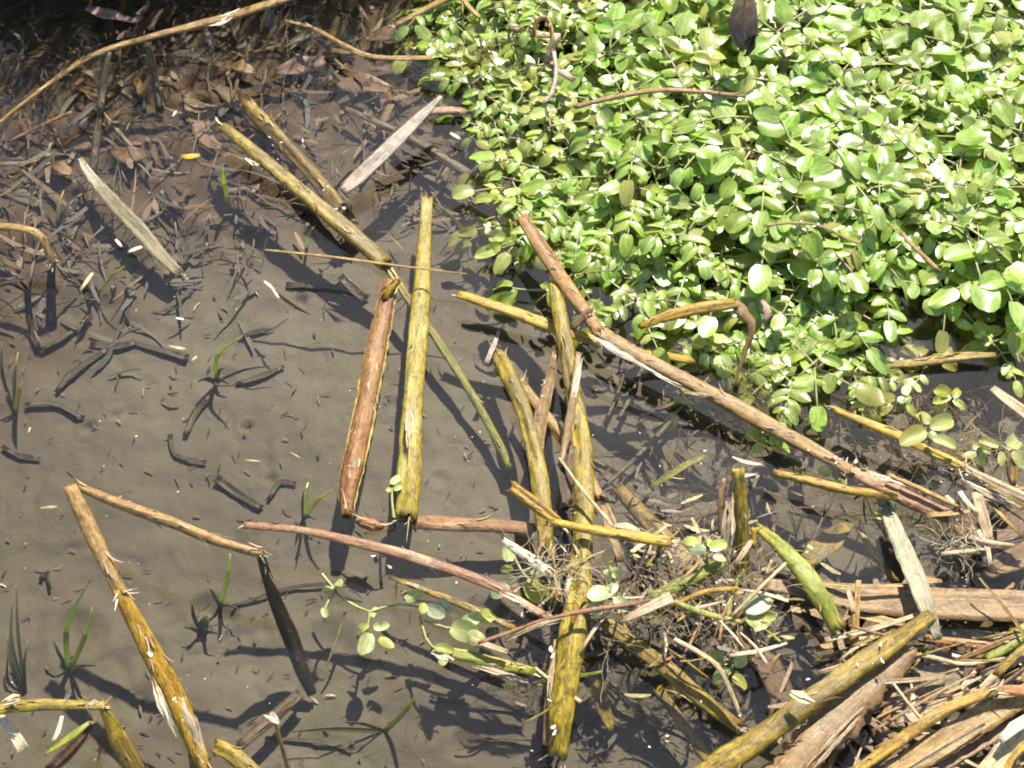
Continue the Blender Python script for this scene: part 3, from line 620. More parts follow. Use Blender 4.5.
leafblade('flat_reed', 'wide pale split reed with dark groove, bottom right', 'reed blade', [(886, 778, .052, 24), (935, 748, .056, 28), (985, 718, .058, 26), (1044, 683, .058, 18)], 'tan', fold=.12,
          extra=[('split_edge', [(905, 771, .066, 2), (945, 747, .068, 3), (985, 724, .066, 2)], 'dark'), ('split_edge', [(940, 768, .05, 9), (985, 741, .05, 12), (1040, 708, .05, 9)], 'brown')])
leafblade('flat_reed', 'bleached broken reed end at the extreme bottom right corner', 'reed blade', [(972, 790, .06, 20), (1004, 756, .066, 24), (1042, 716, .068, 24)], 'pale', fold=.2, extra=[('torn_strip', [(1000, 742, .078, 6), (1014, 728, .08, 12), (1036, 712, .08, 8)], 'white'), ('torn_strip', [(1004, 785, .075, 6), (1012, 758, .078, 7), (1040, 730, .08, 7)], 'yellow')])
reed('thin_straw', 'single thin pale straw over the flat split reed', 'straw', [(893, 683, .06, 3), (912, 708, .06, 4), (934, 735, .056, 4)], 'pale', sides=6, fray0=3)
leafblade('wide_reed_leaf', 'broad tan dead blade lying level at right', 'reed blade', [(764, 584, .018, 12), (805, 590, .02, 17), (850, 598, .016, 27), (920, 603, .012, 34), (980, 605, .01, 34), (1045, 608, .01, 34)], 'brown', fold=.06, ragged=.05,
          extra=[('pale_edge', [(848, 590, .03, 4), (852, 604, .03, 6), (853, 614, .028, 4)], 'pale'), ('fallen_strip', [(848, 612, .012, 7), (880, 620, .012, 9), (910, 625, .01, 5)], 'tan'), ('top_strip', [(790, 580, .022, 3), (860, 586, .024, 4), (912, 585, .022, 3)], 'tan')])
leafblade('grey_reed_leaf', 'grey green flat blade crossing the broad tan blade', 'reed blade', [(882, 498, .006, 12), (895, 530, .014, 17), (912, 570, .026, 20), (926, 605, .032, 18), (938, 640, .026, 9)], 'greygreen', fold=.12)
reed('sunken_reed', 'thin green brown reed left of the grey flat blade', 'reed stem', [(858, 528, -.016, 6), (872, 550, -.018, 8), (896, 582, -.02, 9)], 'olive')
leafblade('sunken_reed_leaf', 'short yellow green sunken blade between green reed and grey blade', 'reed blade', [(850, 522, -.012, 10), (832, 540, -.014, 26), (812, 556, -.016, 20), (800, 565, -.018, 8)], 'olive', fold=.15)
reed('golden_reed', 'golden olive reed reaching in from the right edge', 'reed stem', [(831, 408, .032, 8), (870, 424, .034, 12), (910, 441, .034, 13), (963, 467, .034, 13), (1040, 504, .03, 12)], 'yellow', fray0=3, joints=(3,), mats=['yellow', 'pale'], strips=[('torn_strip', [(960, 480, .03, 5), (990, 496, .03, 10), (1030, 516, .028, 10)], 'fibre')])
leafblade('pale_strip', 'pinkish white strip poking in at right edge', 'straw', [(992, 388, .04, 8), (1010, 402, .042, 12), (1040, 424, .04, 12)], 'pale')
leafblade('pale_strip', 'pale upright strip below the golden olive reed, right', 'straw', [(976, 492, .03, 10), (984, 520, .026, 11), (990, 545, .02, 9)], 'pale', extra=[('torn_strip', [(978, 530, .03, 4), (988, 550, .03, 5), (990, 568, .026, 3)], 'fibre')])
leafblade('pale_strip', 'short upright tan strip near the right edge', 'straw', [(1014, 455, .035, 6), (1014, 470, .03, 7), (1013, 486, .025, 5)], 'tan')
reed('sunken_reed', 'ochre reed lying level in the dark water below the cress', 'reed stem', [(868, 367, .004, 8), (915, 363, .008, 11), (960, 357, .01, 11), (996, 355, .012, 6)], 'olive')
reed('red_reed', 'thin red brown reed lying level below the broad tan blade', 'reed stem', [(925, 638, .004, 9), (965, 643, .004, 11), (1000, 647, .004, 10), (1040, 652, .004, 10)], 'orange')
reed('straw', 'pale broken straw below the red brown level reed', 'straw', [(903, 652, .024, 5), (935, 658, .022, 6), (965, 664, .018, 5), (1005, 658, .014, 3)], 'pale', sides=8)
reed('mossy_reed', 'mossy olive reed slanting in at the right edge', 'reed stem', [(986, 660, .01, 12), (1005, 646, .012, 16), (1040, 622, .014, 18)], 'green', rough=.15)
reed('olive_reed', 'short mossy reed under the right end of the broad blade', 'reed stem', [(950, 622, -.004, 7), (975, 633, -.004, 11), (1004, 640, -.006, 10)], 'olive', rough=.15)
for a in [
    ([(956, 520, -.02, 20), (985, 540, -.02, 34), (1020, 520, -.02, 30), (1045, 505, -.02, 18)], 'leafbrown', 'brown sunken leaf by the frayed end of the long reed'),
    ([(965, 668, -.012, 12), (1000, 664, -.01, 34), (1045, 656, -.01, 32)], 'brown', 'broad tan sunken leaf at the right edge below the mossy reed'),
    ([(905, 688, -.02, 6), (930, 678, -.02, 26), (955, 684, -.02, 30), (985, 690, -.02, 10)], 'grey', 'grey curled sunken leaf between the two lower right reeds'),
    ([(880, 722, -.012, 8), (905, 722, -.012, 12), (935, 719, -.012, 8)], 'brown', 'short brown strip above the ochre bent reed, lower one'),
    ([(862, 738, -.014, 8), (890, 739, -.014, 13), (925, 736, -.014, 8)], 'leafbrown', 'short brown strip under the ochre bent reed'),
    ([(900, 706, -.016, 6), (935, 700, -.016, 11), (975, 694, -.016, 6)], 'brown', 'brown strip just above the knee of the ochre reed'),
    ([(905, 672, -.014, 14), (925, 684, -.016, 18), (945, 676, -.016, 9)], 'greygreen', 'olive blade fragment right of the split reed tip'),
    ([(846, 724, -.01, 6), (866, 735, -.01, 8), (888, 746, -.012, 6)], 'green', 'green sliver beneath the split reed, lower right'),
    ([(848, 640, -.02, 20), (870, 628, -.02, 26), (900, 612, -.02, 12)], 'leafbrown', 'brown sunken blade under the green reed foot'),
    ([(752, 650, -.024, 16), (770, 668, -.024, 30), (782, 700, -.026, 26), (772, 720, -.026, 10)], 'leafbrown', 'brown sunken leaf left of the split reed'),
    ([(770, 556, -.024, 10), (800, 570, -.026, 22), (835, 590, -.026, 14)], 'drab', 'drab sunken blade under the bright green reed'),
    ([(985, 575, -.02, 10), (1010, 562, -.02, 24), (1045, 545, -.02, 26)], 'brown', 'tan sunken blade above the broad blade at right edge'),
    ([(665, 520, -.03, 10), (700, 512, -.03, 18), (735, 500, -.03, 8)], 'drab', 'dull sunken blade left of the upright stub'),
    ([(908, 770, .0, 8), (930, 758, .0, 16), (960, 752, .0, 10)], 'leafbrown', 'brown leaf scrap in the shade below the flat split reed'),
    ([(870, 690, -.02, 8), (895, 700, -.02, 14), (915, 696, -.02, 8)], 'drab', 'dark blade scrap under the thin pale straw'),
    ([(560, 585, -.02, 8), (640, 612, -.024, 14), (700, 640, -.024, 12), (740, 640, -.024, 8)], 'drab', 'long drab blade sunk under the central tangle')]:
    leafblade('sunken_leaf', a[2], 'leaf', a[0], a[1], fold=.12, wav=.2, ragged=.15)
for a, b, c, d, w, mt, lab in [
    (904, 718, 940, 721, 9, 'pale', 'pinkish chip resting on the ochre bent reed'), (952, 655, 962, 657, 4, 'white', 'tiny white chip above the red brown level reed'),
    (990, 640, 1008, 632, 4, 'pale', 'tiny straw chip at the tip of the mossy reed'), (958, 756, 980, 768, 4, 'pale', 'thin pale straw in the shade at the bottom right')]:
    leafblade('straw_chip', lab, 'straw', [(a, b, .05 if b > 700 else .012, w), (c, d, .05 if b > 700 else .012, w * .8)], mt)

def straw_heap():
    q = random.Random(77)
    WHERE = [(830, 640, 'above the split mossy reed'), (930, 640, 'under the broad tan leaf'), (1000, 650, 'beside the mossy reed at right edge'), (890, 705, 'between split reed and ochre bent reed'), (970, 690, 'above the knee of the ochre bent reed'), (960, 750, 'around the wide flat reed'), (1010, 755, 'in the bottom right corner'), (840, 760, 'below the split reed')]
    HUE = {'pale': 'pale', 'tan': 'tan', 'brown': 'brown', 'leafbrown': 'dark brown', 'olive': 'olive', 'drab': 'drab'}
    for k in range(90):
        x = q.uniform(850, 1045); y = q.uniform(610, 780); ln = q.uniform(32, 120); a = q.gauss(.5, .3) if q.random() < .75 else q.uniform(0, 3.14); z = q.uniform(-.015, .04); w = q.choice((2.5, 3, 4, 5, 8))
        p = [(x - ln / 2 * math.cos(a), y + ln / 2 * math.sin(a), z, w), (x + q.uniform(-3, 3), y + q.uniform(-3, 3), z + .004, w * 1.1), (x + ln / 2 * math.cos(a), y - ln / 2 * math.sin(a), z + q.uniform(-.01, .012), w * .6)]
        mt = q.choice(('pale', 'tan', 'tan', 'tan', 'leafbrown', 'olive', 'brown', 'pale')); lab = ('broad ' if w > 4.5 else 'thin ') + ('long ' if ln > 60 else 'short ') + HUE[mt] + ' broken straw ' + min(WHERE, key=lambda m_: (m_[0] - x) ** 2 + (m_[1] - y) ** 2)[2]
        leafblade('broken_straw', lab, 'straw', p, mt, lab, fold=q.uniform(-.4, .5), roll=q.uniform(-.5, .5), ragged=.3)
    for k in range(16):
        x = q.gauss(985, 30); y = q.gauss(505, 22); ln = q.uniform(25, 70); a = q.uniform(-.9, .3); z = q.uniform(.0, .035); w = q.uniform(2, 6)
        leafblade('broken_straw', 'thin torn straw by the frayed end of the long reed', 'straw', [(x - ln / 2 * math.cos(a), y + ln / 2 * math.sin(a), z, w), (x, y + q.uniform(-3, 3), z + .004, w), (x + ln / 2 * math.cos(a), y - ln / 2 * math.sin(a), z, w * .5)], q.choice(('pale', 'tan', 'fibre', 'olive')), 'torn straws by the long reed end', fold=q.uniform(-.4, .5), ragged=.3)
straw_heap()
def tangle_straws():
    q = random.Random(123)
    SPOT = [(570, 560, 'beside the white strip'), (610, 600, 'around the bleached leaves'), (660, 560, 'under the golden crossing reed'), (700, 600, 'in the roots left of the stub'), (745, 590, 'at the foot of the upright stub'), (760, 640, 'below the pale cupped leaf'), (690, 650, 'around the curved pinkish twig'), (560, 690, 'around the foot of the central reed')]
    HUE = {'pale': 'pale', 'fibre': 'cream', 'olive': 'olive', 'yellow': 'golden', 'red': 'reddish', 'green': 'green'}
    for k in range(46):
        cx, cy, wh = SPOT[k % 8]; x = q.gauss(cx, 16); y = q.gauss(cy, 14); ln = q.uniform(16, 62); a = q.uniform(0, 3.14); z = q.uniform(.018, .055); w = q.choice((1.8, 2.5, 3.2, 4.2)); mt = q.choice(('pale', 'fibre', 'pale', 'olive', 'yellow', 'red', 'green', 'fibre'))
        dx, dy = ln / 2 * math.cos(a), ln / 2 * math.sin(a); lab = ('thin ' if w < 3 else 'narrow ') + ('long ' if ln > 40 else 'short ') + HUE[mt] + ' straw ' + wh
        leafblade('tangled_straw', lab, 'straw', [(x - dx, y + dy, z + q.uniform(-.008, .008), w), (x + q.uniform(-4, 4), y + q.uniform(-4, 4), z, w * 1.1), (x + dx, y - dy, z + q.uniform(-.008, .008), w * .5)], mt, lab, fold=q.uniform(-.5, .5), roll=q.uniform(-.6, .6), ragged=.35)
tangle_straws()

# ------------------------------------------------------------------ stalks inside the watercress
reed('golden_stalk', 'golden stalk lying in the watercress, bent to a torn strip', 'stalk', [(640, 327, .05, 9), (665, 317, .055, 13), (700, 308, .06, 14), (734, 303, .062, 13)], 'yellow',
     strips=[('torn_strip', [(734, 302, .062, 13), (746, 314, .058, 14), (753, 328, .05, 9), (745, 355, .035, 6), (733, 387, .02, 2)], 'brown'), ('torn_strip', [(762, 300, .055, 4), (768, 310, .055, 10), (764, 322, .05, 4)], 'leafmauve')])
reed('dry_stalk', 'thin dry stalk lying level in upper watercress', 'stalk', [(574, 107, .06, 7), (620, 96, .066, 7), (670, 90, .07, 7), (745, 96, .072, 6)], 'tan', sides=8)
reed('dry_stalk', 'thin brown arched stalk in the middle of the watercress', 'stalk', [(764, 226, .07, 3), (790, 223, .074, 4), (820, 226, .074, 4), (858, 244, .066, 3)], 'tan', sides=7)
reed('dry_stalk', 'short golden stalk in right half of the watercress', 'stalk', [(900, 231, .075, 5), (915, 248, .074, 6), (940, 272, .068, 6)], 'tan', sides=8)
reed('dry_stalk', 'looped pale brown stalk near the watercress upper left corner', 'stalk', [(534, 36, .05, 4), (536, 22, .06, 6), (546, 18, .064, 6), (552, 34, .062, 7), (549, 60, .05, 9), (543, 66, .045, 5)], 'tan', sides=8)
reed('dry_stalk', 'thick pale stub leaning below the looped stalk', 'stalk', [(557, 35, .07, 9), (552, 48, .06, 10), (547, 62, .05, 9)], 'pale', sides=8)
reed('dry_stalk', 'thin grey curved stalk below the looped stalk', 'stalk', [(554, 52, .07, 4), (556, 72, .066, 4), (552, 92, .062, 5), (543, 104, .06, 4)], 'grey', sides=7)
reed('dry_stalk', 'pale tan stalk behind the looped stalk, level', 'stalk', [(510, 26, .03, 9), (535, 34, .032, 10), (560, 36, .034, 8)], 'pale', sides=8)
reed('dry_stalk', 'pale tan stalk lying between looped stalk and curved stalk', 'stalk', [(549, 63, .04, 8), (562, 72, .042, 10), (574, 80, .04, 8)], 'pale', sides=8)
reed('dry_stalk', 'brown twisted stalk on the top edge left of watercress', 'stalk', [(395, 25, .01, 8), (420, 12, .014, 11), (452, -4, .02, 12)], 'tan', sides=9, fray0=6)
reed('dry_stalk', 'ochre stalk on the top edge at watercress corner', 'stalk', [(460, -4, .03, 5), (470, 8, .03, 6), (480, 18, .028, 5)], 'tan', sides=8)
def curled_leaf():
    pts = [at(743, -14, .16), at(744, 2, .135), at(742, 18, .115), at(744, 36, .10), at(746, 50, .085)]
    ws = [.006, .016, .020, .018, .006]
    base = pts[0].copy()
    root = thing('curled_dead_leaf', 'curled mauve brown dead leaf hanging at top of watercress', 'leaf', base)
    op, ow = resample(pts, ws, .004); fr = frames(op, Vector((0, -1, .3)))
    verts, faces, uvs = [], [], []
    K = 9
    for i, p in enumerate(op):
        t, s, u = fr[i]
        for k in range(K):
            a = -1 + 2 * k / (K - 1)
            rib = .0012 * math.sin(i * 1.25 + abs(a) * 3.5)
            verts.append(p + s * (math.sin(a * 1.35) * ow[i] * .85) - u * (math.cos(a * 1.35) * ow[i] * .7 - ow[i] * .5) + u * rib)
    for i in range(len(op) - 1):
        for k in range(K - 1):
            a = i * K + k; faces.append((a, a + 1, a + K + 1, a + K)); uvs.append(((k * .003, i * .004), (k * .003 + .003, i * .004), (k * .003 + .003, i * .004 + .004), (k * .003, i * .004 + .004)))
    mesh_obj('leaf_blade', verts, faces, M['leafmauve'], root, base, uvs)
    tube('midrib', [p - fr[0][2] * 0 + Vector((0, -.004, .004)) for p in op[::3]], [.0011] * len(op[::3]), M['tan'], root, base, sides=6, seed=nseed())
    p2 = [at(745, 42, .10), at(747, 50, .09), at(744, 56, .085)]
    blade('dark_tip', p2, [.013, .010, .002], M['dark'], root, base, fold=.6, seed=nseed(), ragged=.5)
curled_leaf()

# ------------------------------------------------------------------ watercress
def leaflet_mesh(nm, L, W, curl, cup, wavy, seed, blunt=.75, mat='cress'):
    q = random.Random(seed); nu, nv = 7, 4
    verts, faces, uvs = [], [], []
    ph = q.uniform(0, 6.28); tw = q.uniform(-.5, .5)
    for i in range(nu + 1):
        t = i / nu
        w = W * .5 * max(.06, math.sin(math.pi * min(1, (t * .90 + .05)) ** blunt)) ** .48
        if i == nu: w *= .55
        ang = curl * t
        cx = L * (math.sin(ang) / curl if abs(curl) > .01 else t); cz = -L * ((1 - math.cos(ang)) / curl if abs(curl) > .01 else 0)
        for k in range(nv + 1):
            a = -1 + 2 * k / nv
            h = cup * abs(a) ** 1.5 * w + wavy * W * math.sin(t * 7 + ph + a * 1.8) * abs(a) + tw * a * w * t * .6
            verts.append(Vector((cx + h * math.sin(ang), a * w, cz + h * math.cos(ang))))
    for i in range(nu):
        for k in range(nv):
            a = i * (nv + 1) + k
            faces.append((a, a + nv + 1, a + nv + 2, a + 1))
            uvs.append(((i / nu, -1 + 2 * k / nv), ((i + 1) / nu, -1 + 2 * k / nv), ((i + 1) / nu, -1 + 2 * (k + 1) / nv), (i / nu, -1 + 2 * (k + 1) / nv)))
    o = mesh_obj(nm, verts, faces, M[mat], None, Vector((0, 0, 0)), uvs)
    me = o.data; bpy.data.objects.remove(o); return me
NARROW = [leaflet_mesh('leaflet', 1, q.uniform(.44, .62), q.uniform(.2, 1.4), q.uniform(-.5, .7), q.uniform(.02, .07), i, .8) for i, q in ((i, random.Random(i + 5)) for i in range(8))]
ROUND = [leaflet_mesh('leaflet', 1, q.uniform(.62, .86), q.uniform(-.2, 1.1), q.uniform(-.45, .5), q.uniform(.02, .08), i + 40, .82) for i, q in ((i, random.Random(i + 25)) for i in range(8))]
FLAT = [leaflet_mesh('leaflet', 1, q.uniform(.5, .8), q.uniform(-.3, .9), q.uniform(-.4, .5), q.uniform(.03, .09), i + 80, .85, 'floatleaf') for i, q in ((i, random.Random(i + 65)) for i in range(5))]
WHITEL = [leaflet_mesh('leaflet', 1, .72, .5, .3, .04, 120, .85, 'whiteleaf'), leaflet_mesh('leaflet', 1, .66, .8, -.2, .05, 121, .85, 'whiteleaf')]
PALE = [leaflet_mesh('leaflet', 1, q.uniform(.5, .8), q.uniform(0, 1.3), q.uniform(-.3, .5), q.uniform(.02, .07), i + 140, .82, 'cress2') for i, q in ((i, random.Random(i + 95)) for i in range(6))]

def add_leaflet(parent, me, p, fwd, up, size, roll=0):
    o = bpy.data.objects.new('leaflet', me); col.objects.link(o); o.parent = parent
    x = fwd.normalized(); y = up.cross(x)
    if y.length < .1: y = Vector((0, 1, 0)).cross(x)
    y.normalize(); z = x.cross(y)
    m3 = Matrix((x, y, z)).transposed() @ Matrix.Rotation(roll, 3, 'X')
    o.matrix_local = Matrix.Translation(p) @ m3.to_4x4() @ Matrix.Diagonal((size, size, size, 1))
    return o
def stalk_mesh(nm, pts, r0, r1, parent):
    op, _ = resample(pts, [1] * len(pts), .012); fr = frames(op); verts, faces, uvs = [], [], []
    n = len(op)
    for i, p in enumerate(op):
        t, s, u = fr[i]; r = r0 + (r1 - r0) * i / (n - 1)
        for k in range(5):
            a = k * 1.2566; verts.append(p + s * math.cos(a) * r + u * math.sin(a) * r)
    for i in range(n - 1):
        for k in range(5):
            k2 = (k + 1) % 5; faces.append((i * 5 + k, i * 5 + k2, i * 5 + 5 + k2, i * 5 + 5 + k)); uvs.append(((k * .001, i * .01), (k * .001 + .001, i * .01), (k * .001 + .001, i * .01 + .01), (k * .001, i * .01 + .01)))
    return mesh_obj(nm, verts, faces, M['cstem'], parent, Vector((0, 0, 0)), uvs)
def make_sprig(seed, kind, nleaf, stem_h=.055, sprawl=1.0):
    """Watercress shoot: stem, then compound leaves radiating from its top, each a leaf_stalk with its own leaflets."""
    q = random.Random(seed)
    root = bpy.data.objects.new('watercress_sprig', None); col.objects.link(root); root.empty_display_size = .01
    top = Vector((q.uniform(-.008, .008), q.uniform(-.008, .008), stem_h))
    stalk_mesh('stem', [Vector((0, 0, -.02)), Vector((q.uniform(-.006, .006), q.uniform(-.006, .006), stem_h * .5)), top], .0022, .0017, root)
    pool = {'narrow': NARROW, 'round': ROUND, 'pale': PALE}[kind]
    a0 = q.uniform(0, 6.28)
    for i in range(nleaf):
        az = a0 + i * 2.4 + q.uniform(-.4, .4)
        L = q.uniform(.034, .056) * sprawl * (1.35 if kind == 'narrow' else 1.0); el = q.uniform(.1, .6)
        d = Vector((math.cos(az), math.sin(az), 0))
        st = top + Vector((0, 0, -q.uniform(0, .018)))
        def pos(s): return st + d * (L * s * math.cos(el * (1 - .4 * s))) + Vector((0, 0, L * (s * math.sin(el) - .55 * s * s * math.sin(el + .25))))
        ls = stalk_mesh('leaf_stalk', [pos(0), pos(.35), pos(.7), pos(1)], .0013, .0008, root)
        npair = {'narrow': q.choice((2, 3, 4)), 'round': q.choice((1, 1, 2)), 'pale': q.choice((1, 2))}[kind]
        for k in range(npair):
            s = (.30 if kind == 'narrow' else .42) + (.64 if kind == 'narrow' else .5) * k / max(1, npair)
            f = (pos(s + .05) - pos(s - .05)).normalized()
            for sg in (-1, 1):
                side = Vector((-d.y, d.x, 0)) * sg
                fw = side * 1.0 + f * q.uniform(.25, .75) + Vector((0, 0, q.uniform(-.15, .35)))
                up = Vector((q.uniform(-.28, .28), q.uniform(-.28, .28), 1)) + side * q.uniform(-.15, .5)
                size = {'narrow': q.uniform(.017, .024), 'round': q.uniform(.018, .027), 'pale': q.uniform(.016, .023)}[kind]
                add_leaflet(ls, q.choice(pool), pos(s), fw, up, size * q.choice((.6, .85, 1, 1, 1.12)))
        f = (pos(1) - pos(.9)).normalized()
        size = {'narrow': q.uniform(.022, .030), 'round': q.uniform(.023, .034), 'pale': q.uniform(.020, .030)}[kind]
        add_leaflet(ls, q.choice(pool), pos(1), f + Vector((0, 0, q.uniform(-.1, .25))), Vector((q.uniform(-.3, .3), q.uniform(-.3, .3), 1)), size, q.uniform(-.4, .4))
    return root
def copy_tree(o, parent=None):
    c = o.copy(); col.objects.link(c); c.parent = parent
    for ch in o.children: copy_tree(ch, c)
    return c
templ = {'narrow': [make_sprig(11 + i, 'narrow', 4) for i in range(5)], 'round': [make_sprig(31 + i, 'round', 5) for i in range(5)], 'pale': [make_sprig(61 + i, 'pale', 4) for i in range(4)]}
unused = {t.name for v in templ.values() for t in v}
def put_sprig(kind, p, rz, sc, label, group, q, tilt=(0, 0)):
    t = q.choice(templ[kind])
    if t.name in unused: unused.discard(t.name); o = t
    else: o = copy_tree(t)
    o.location = p; o.rotation_euler = (tilt[0], tilt[1], rz); o.scale = (sc, sc, sc * .78)
    return tag(o, label, 'watercress', group)
# outline of the floating mass, traced on the water plane
EDGE = [(428, 25), (432, 62), (462, 85), (478, 130), (486, 165), (490, 200), (512, 238), (545, 252), (600, 292), (640, 318), (690, 338), (735, 364), (775, 386), (805, 396), (850, 392), (905, 376), (950, 364), (1000, 362), (1090, 380), (1110, -40), (445, -40)]
EDGEW = [at(a, b, 0.0).to_2d() for a, b in EDGE]
def inside(x, y):
    c = False; n = len(EDGEW)
    for i in range(n):
        a, b = EDGEW[i], EDGEW[(i + 1) % n]
        if (a.y > y) != (b.y > y) and x < (b.x - a.x) * (y - a.y) / (b.y - a.y) + a.x: c = not c
    return c
def edge_dist(x, y):
    p = Vector((x, y)); best = 9
    n = len(EDGEW)
    for i in range(n - 2):
        a, b = EDGEW[i], EDGEW[(i + 1) % n]; ab = b - a
        t = max(0, min(1, (p - a).dot(ab) / ab.length_squared)); best = min(best, (p - a - ab * t).length)
    return best
GAPS = [(985, 205, 26), (880, 258, 18), (965, 162, 22), (640, 175, 16), (930, 328, 36), (885, 345, 28), (1005, 335, 22), (800, 345, 22), (845, 330, 14), (905, 270, 14), (560, 60, 18), (620, 240, 8)]
GAPW = [(at(a, b, 0.0), r * .00125) for a, b, r in GAPS]
MARKS = [(743, 25, 'around the curled mauve dead leaf'), (548, 50, 'around the looped pale brown stalk'), (660, 92, 'along the level dry stalk'), (640, 20, 'at the top edge between looped stalk and dead leaf'),
         (850, 20, 'at the top edge right of the dead leaf'), (980, 20, 'in the top right corner'), (810, 225, 'around the arched thin stalk'), (920, 250, 'around the short golden stalk'), (690, 300, 'around the golden bent stalk'),
         (1000, 130, 'at the right edge below the corner'), (860, 130, 'in the middle of the right half'), (1000, 290, 'at the right edge beside the dark water'), (560, 150, 'just right of the left fringe'), (570, 240, 'around the tip of the long brown reed'), (680, 190, 'in the middle of the patch'), (840, 310, 'above the dark water gap')]
def grow_cress():
    q = random.Random(21); placed = []
    xs = [v.x for v in EDGEW]; ys = [v.y for v in EDGEW]; n = 0
    for k in range(9000):
        x, y = q.uniform(min(xs), max(xs)), q.uniform(min(ys), max(ys))
        if not inside(x, y) or any((x - a) ** 2 + (y - b) ** 2 < .0335 ** 2 for a, b in placed): continue
        if any((x - c.x) ** 2 + (y - c.y) ** 2 < r * r for c, r in GAPW): continue
        placed.append((x, y))
    for x, y in placed:
        e = edge_dist(x, y)
        f = Vector((x, y, 0)) - Vector((0, CAM_Y, CAM_H)); loc = CAM_M.transposed() @ f
        px = 512 + loc.x / -loc.z / PX; py = 384 - loc.y / -loc.z / PX
        rightness = sm(560, 800, px)
        lowz = sm(230, 330, py)
        if e < .05: kind = q.choice(('narrow', 'pale', 'narrow', 'round'))
        else: kind = 'round' if q.random() < .12 + .5 * rightness - .2 * lowz else ('narrow' if q.random() < .75 else 'pale')
        H = .004 + .030 * sm(0, .20, e) + .022 * rightness * (1 - lowz) + q.uniform(-.008, .014)
        if px > 1060 or py < -30: continue
        sc = q.uniform(.72, 1.12) * (1 + .15 * rightness * (1 - lowz))
        look = {'narrow': 'narrow leaved', 'round': 'round leaved', 'pale': 'pale leaved'}[kind]
        if e < .045 and px < 500: where = 'on the left fringe beside the litter'
        elif e < .045: where = 'on the lower fringe, ' + ('left of the golden bent stalk' if px < 690 else 'right of the golden bent stalk' if px < 860 else 'near the right edge')
        else: where = min(MARKS, key=lambda m_: (m_[0] - px) ** 2 + (m_[1] - py) ** 2)[2]
        lab = look + ' watercress sprig ' + where; gr = look + ' watercress ' + where
        put_sprig(kind, Vector((x, y, H - .055 * sc * .78)), q.uniform(0, 6.28), sc, lab, gr, q, (q.uniform(-.25, .25), q.uniform(-.25, .25)))
    low = 0
    for k in range(4000):          # shorter shoots filling in beneath the taller ones
        x, y = q.uniform(min(xs), max(xs)), q.uniform(min(ys), max(ys))
        if low >= 95: break
        if not inside(x, y) or any((x - c.x) ** 2 + (y - c.y) ** 2 < r * r for c, r in GAPW): continue
        if any((x - a) ** 2 + (y - b) ** 2 < .021 ** 2 for a, b in placed): continue
        f = Vector((x, y, 0)) - Vector((0, CAM_Y, CAM_H)); loc = CAM_M.transposed() @ f
        px = 512 + loc.x / -loc.z / PX; py = 384 - loc.y / -loc.z / PX
        if px > 1040 or py < -10: continue
        placed.append((x, y)); low += 1; sc = q.uniform(.7, 1.0); H = .004 + .02 * sm(0, .2, edge_dist(x, y))
        where = min(MARKS, key=lambda m_: (m_[0] - px) ** 2 + (m_[1] - py) ** 2)[2]
        put_sprig(q.choice(('narrow', 'pale', 'round')), Vector((x, y, H - .055 * sc * .78)), q.uniform(0, 6.28), sc, 'low undergrown watercress sprig ' + where, 'low watercress ' + where, q, (q.uniform(-.15, .15), q.uniform(-.15, .15)))
    return len(placed)
print('sprigs', grow_cress())
for nm in list(unused):            # templates that were never placed
    o = bpy.data.objects[nm]
    for ch in list(o.children):
        for g2 in list(ch.children): bpy.data.objects.remove(g2)
        bpy.data.objects.remove(ch)
    bpy.data.objects.remove(o)

def loose_leaves(name, label, px, py, z, leaves, stems=(), pool=None, group=None, cat='watercress'):
    """A floating sprig: leaflets given as (dx px, dy px, direction deg in the picture, length px[, pool])."""
    base = at(px, py, z); s = mpp(base); root = thing(name, label, cat, base, group); q = random.Random(px * 7 + py)
    leaves = [(l[0] * .9, l[1] * .9, l[2] + q.uniform(-15, 15), l[3] * q.uniform(.68, .9)) + tuple(l[4:]) for l in leaves]
    for st in stems:
        pts = [at(px + a, py + b, z + c) - base for a, b, c in st]
        stalk_mesh('stem', pts, .0016, .0011, root)
    for lf in leaves:
        dx, dy, ang, ln = lf[:4]; me = q.choice(lf[4] if len(lf) > 4 else (pool or FLAT))
        p = at(px + dx, py + dy, z + q.uniform(.001, .006)) - base
        d = Vector((math.cos(R(ang)), math.sin(R(ang)) / math.sin(R(PITCH)), q.uniform(-.05, .12)))
        add_leaflet(root, me, p, d, Vector((q.uniform(-.2, .2), q.uniform(-.35, .1), 1)), ln * s, q.uniform(-.2, .2))
    return root
loose_leaves('watercress_sprig', 'pale leafy sprig hanging in the water left of centre', 370, 622, .004, [(-2, 12, -110, 34), (-6, 16, -60, 26), (2, -6, 80, 18), (4, 6, 10, 18), (-2, 2, 200, 16), (10, 18, -20, 20)],
             stems=[[(-48, -48, -.004), (-25, -22, 0), (0, -10, .002)], [(0, -10, .002), (30, -18, .002), (60, -12, .002)], [(0, -10, .002), (-4, 15, .002)], [(-25, -10, -.01), (-34, 20, -.02), (-44, 45, -.03)]])
loose_leaves('watercress_sprig', 'round pale leaf sprig on the thin olive reed', 418, 596, .014, [(-14, 4, 25, 30), (4, 8, -60, 18), (10, 12, -10, 24, WHITEL), (24, 4, -30, 22, WHITEL)], stems=[[(-10, 5, 0), (15, 6, 0), (30, 14, 0)]])
loose_leaves('watercress_sprig', 'pale green sprig floating above the mossy reed', 462, 622, .01, [(-12, 6, -20, 34), (0, 2, 25, 26), (6, 12, -40, 30), (-30, 28, -20, 26), (18, -2, 20, 24), (-24, 34, -80, 18)], stems=[[(-38, -2, 0), (-15, 6, 0), (10, 8, 0)], [(-42, -6, 0), (-36, 16, 0), (-28, 26, 0)]])
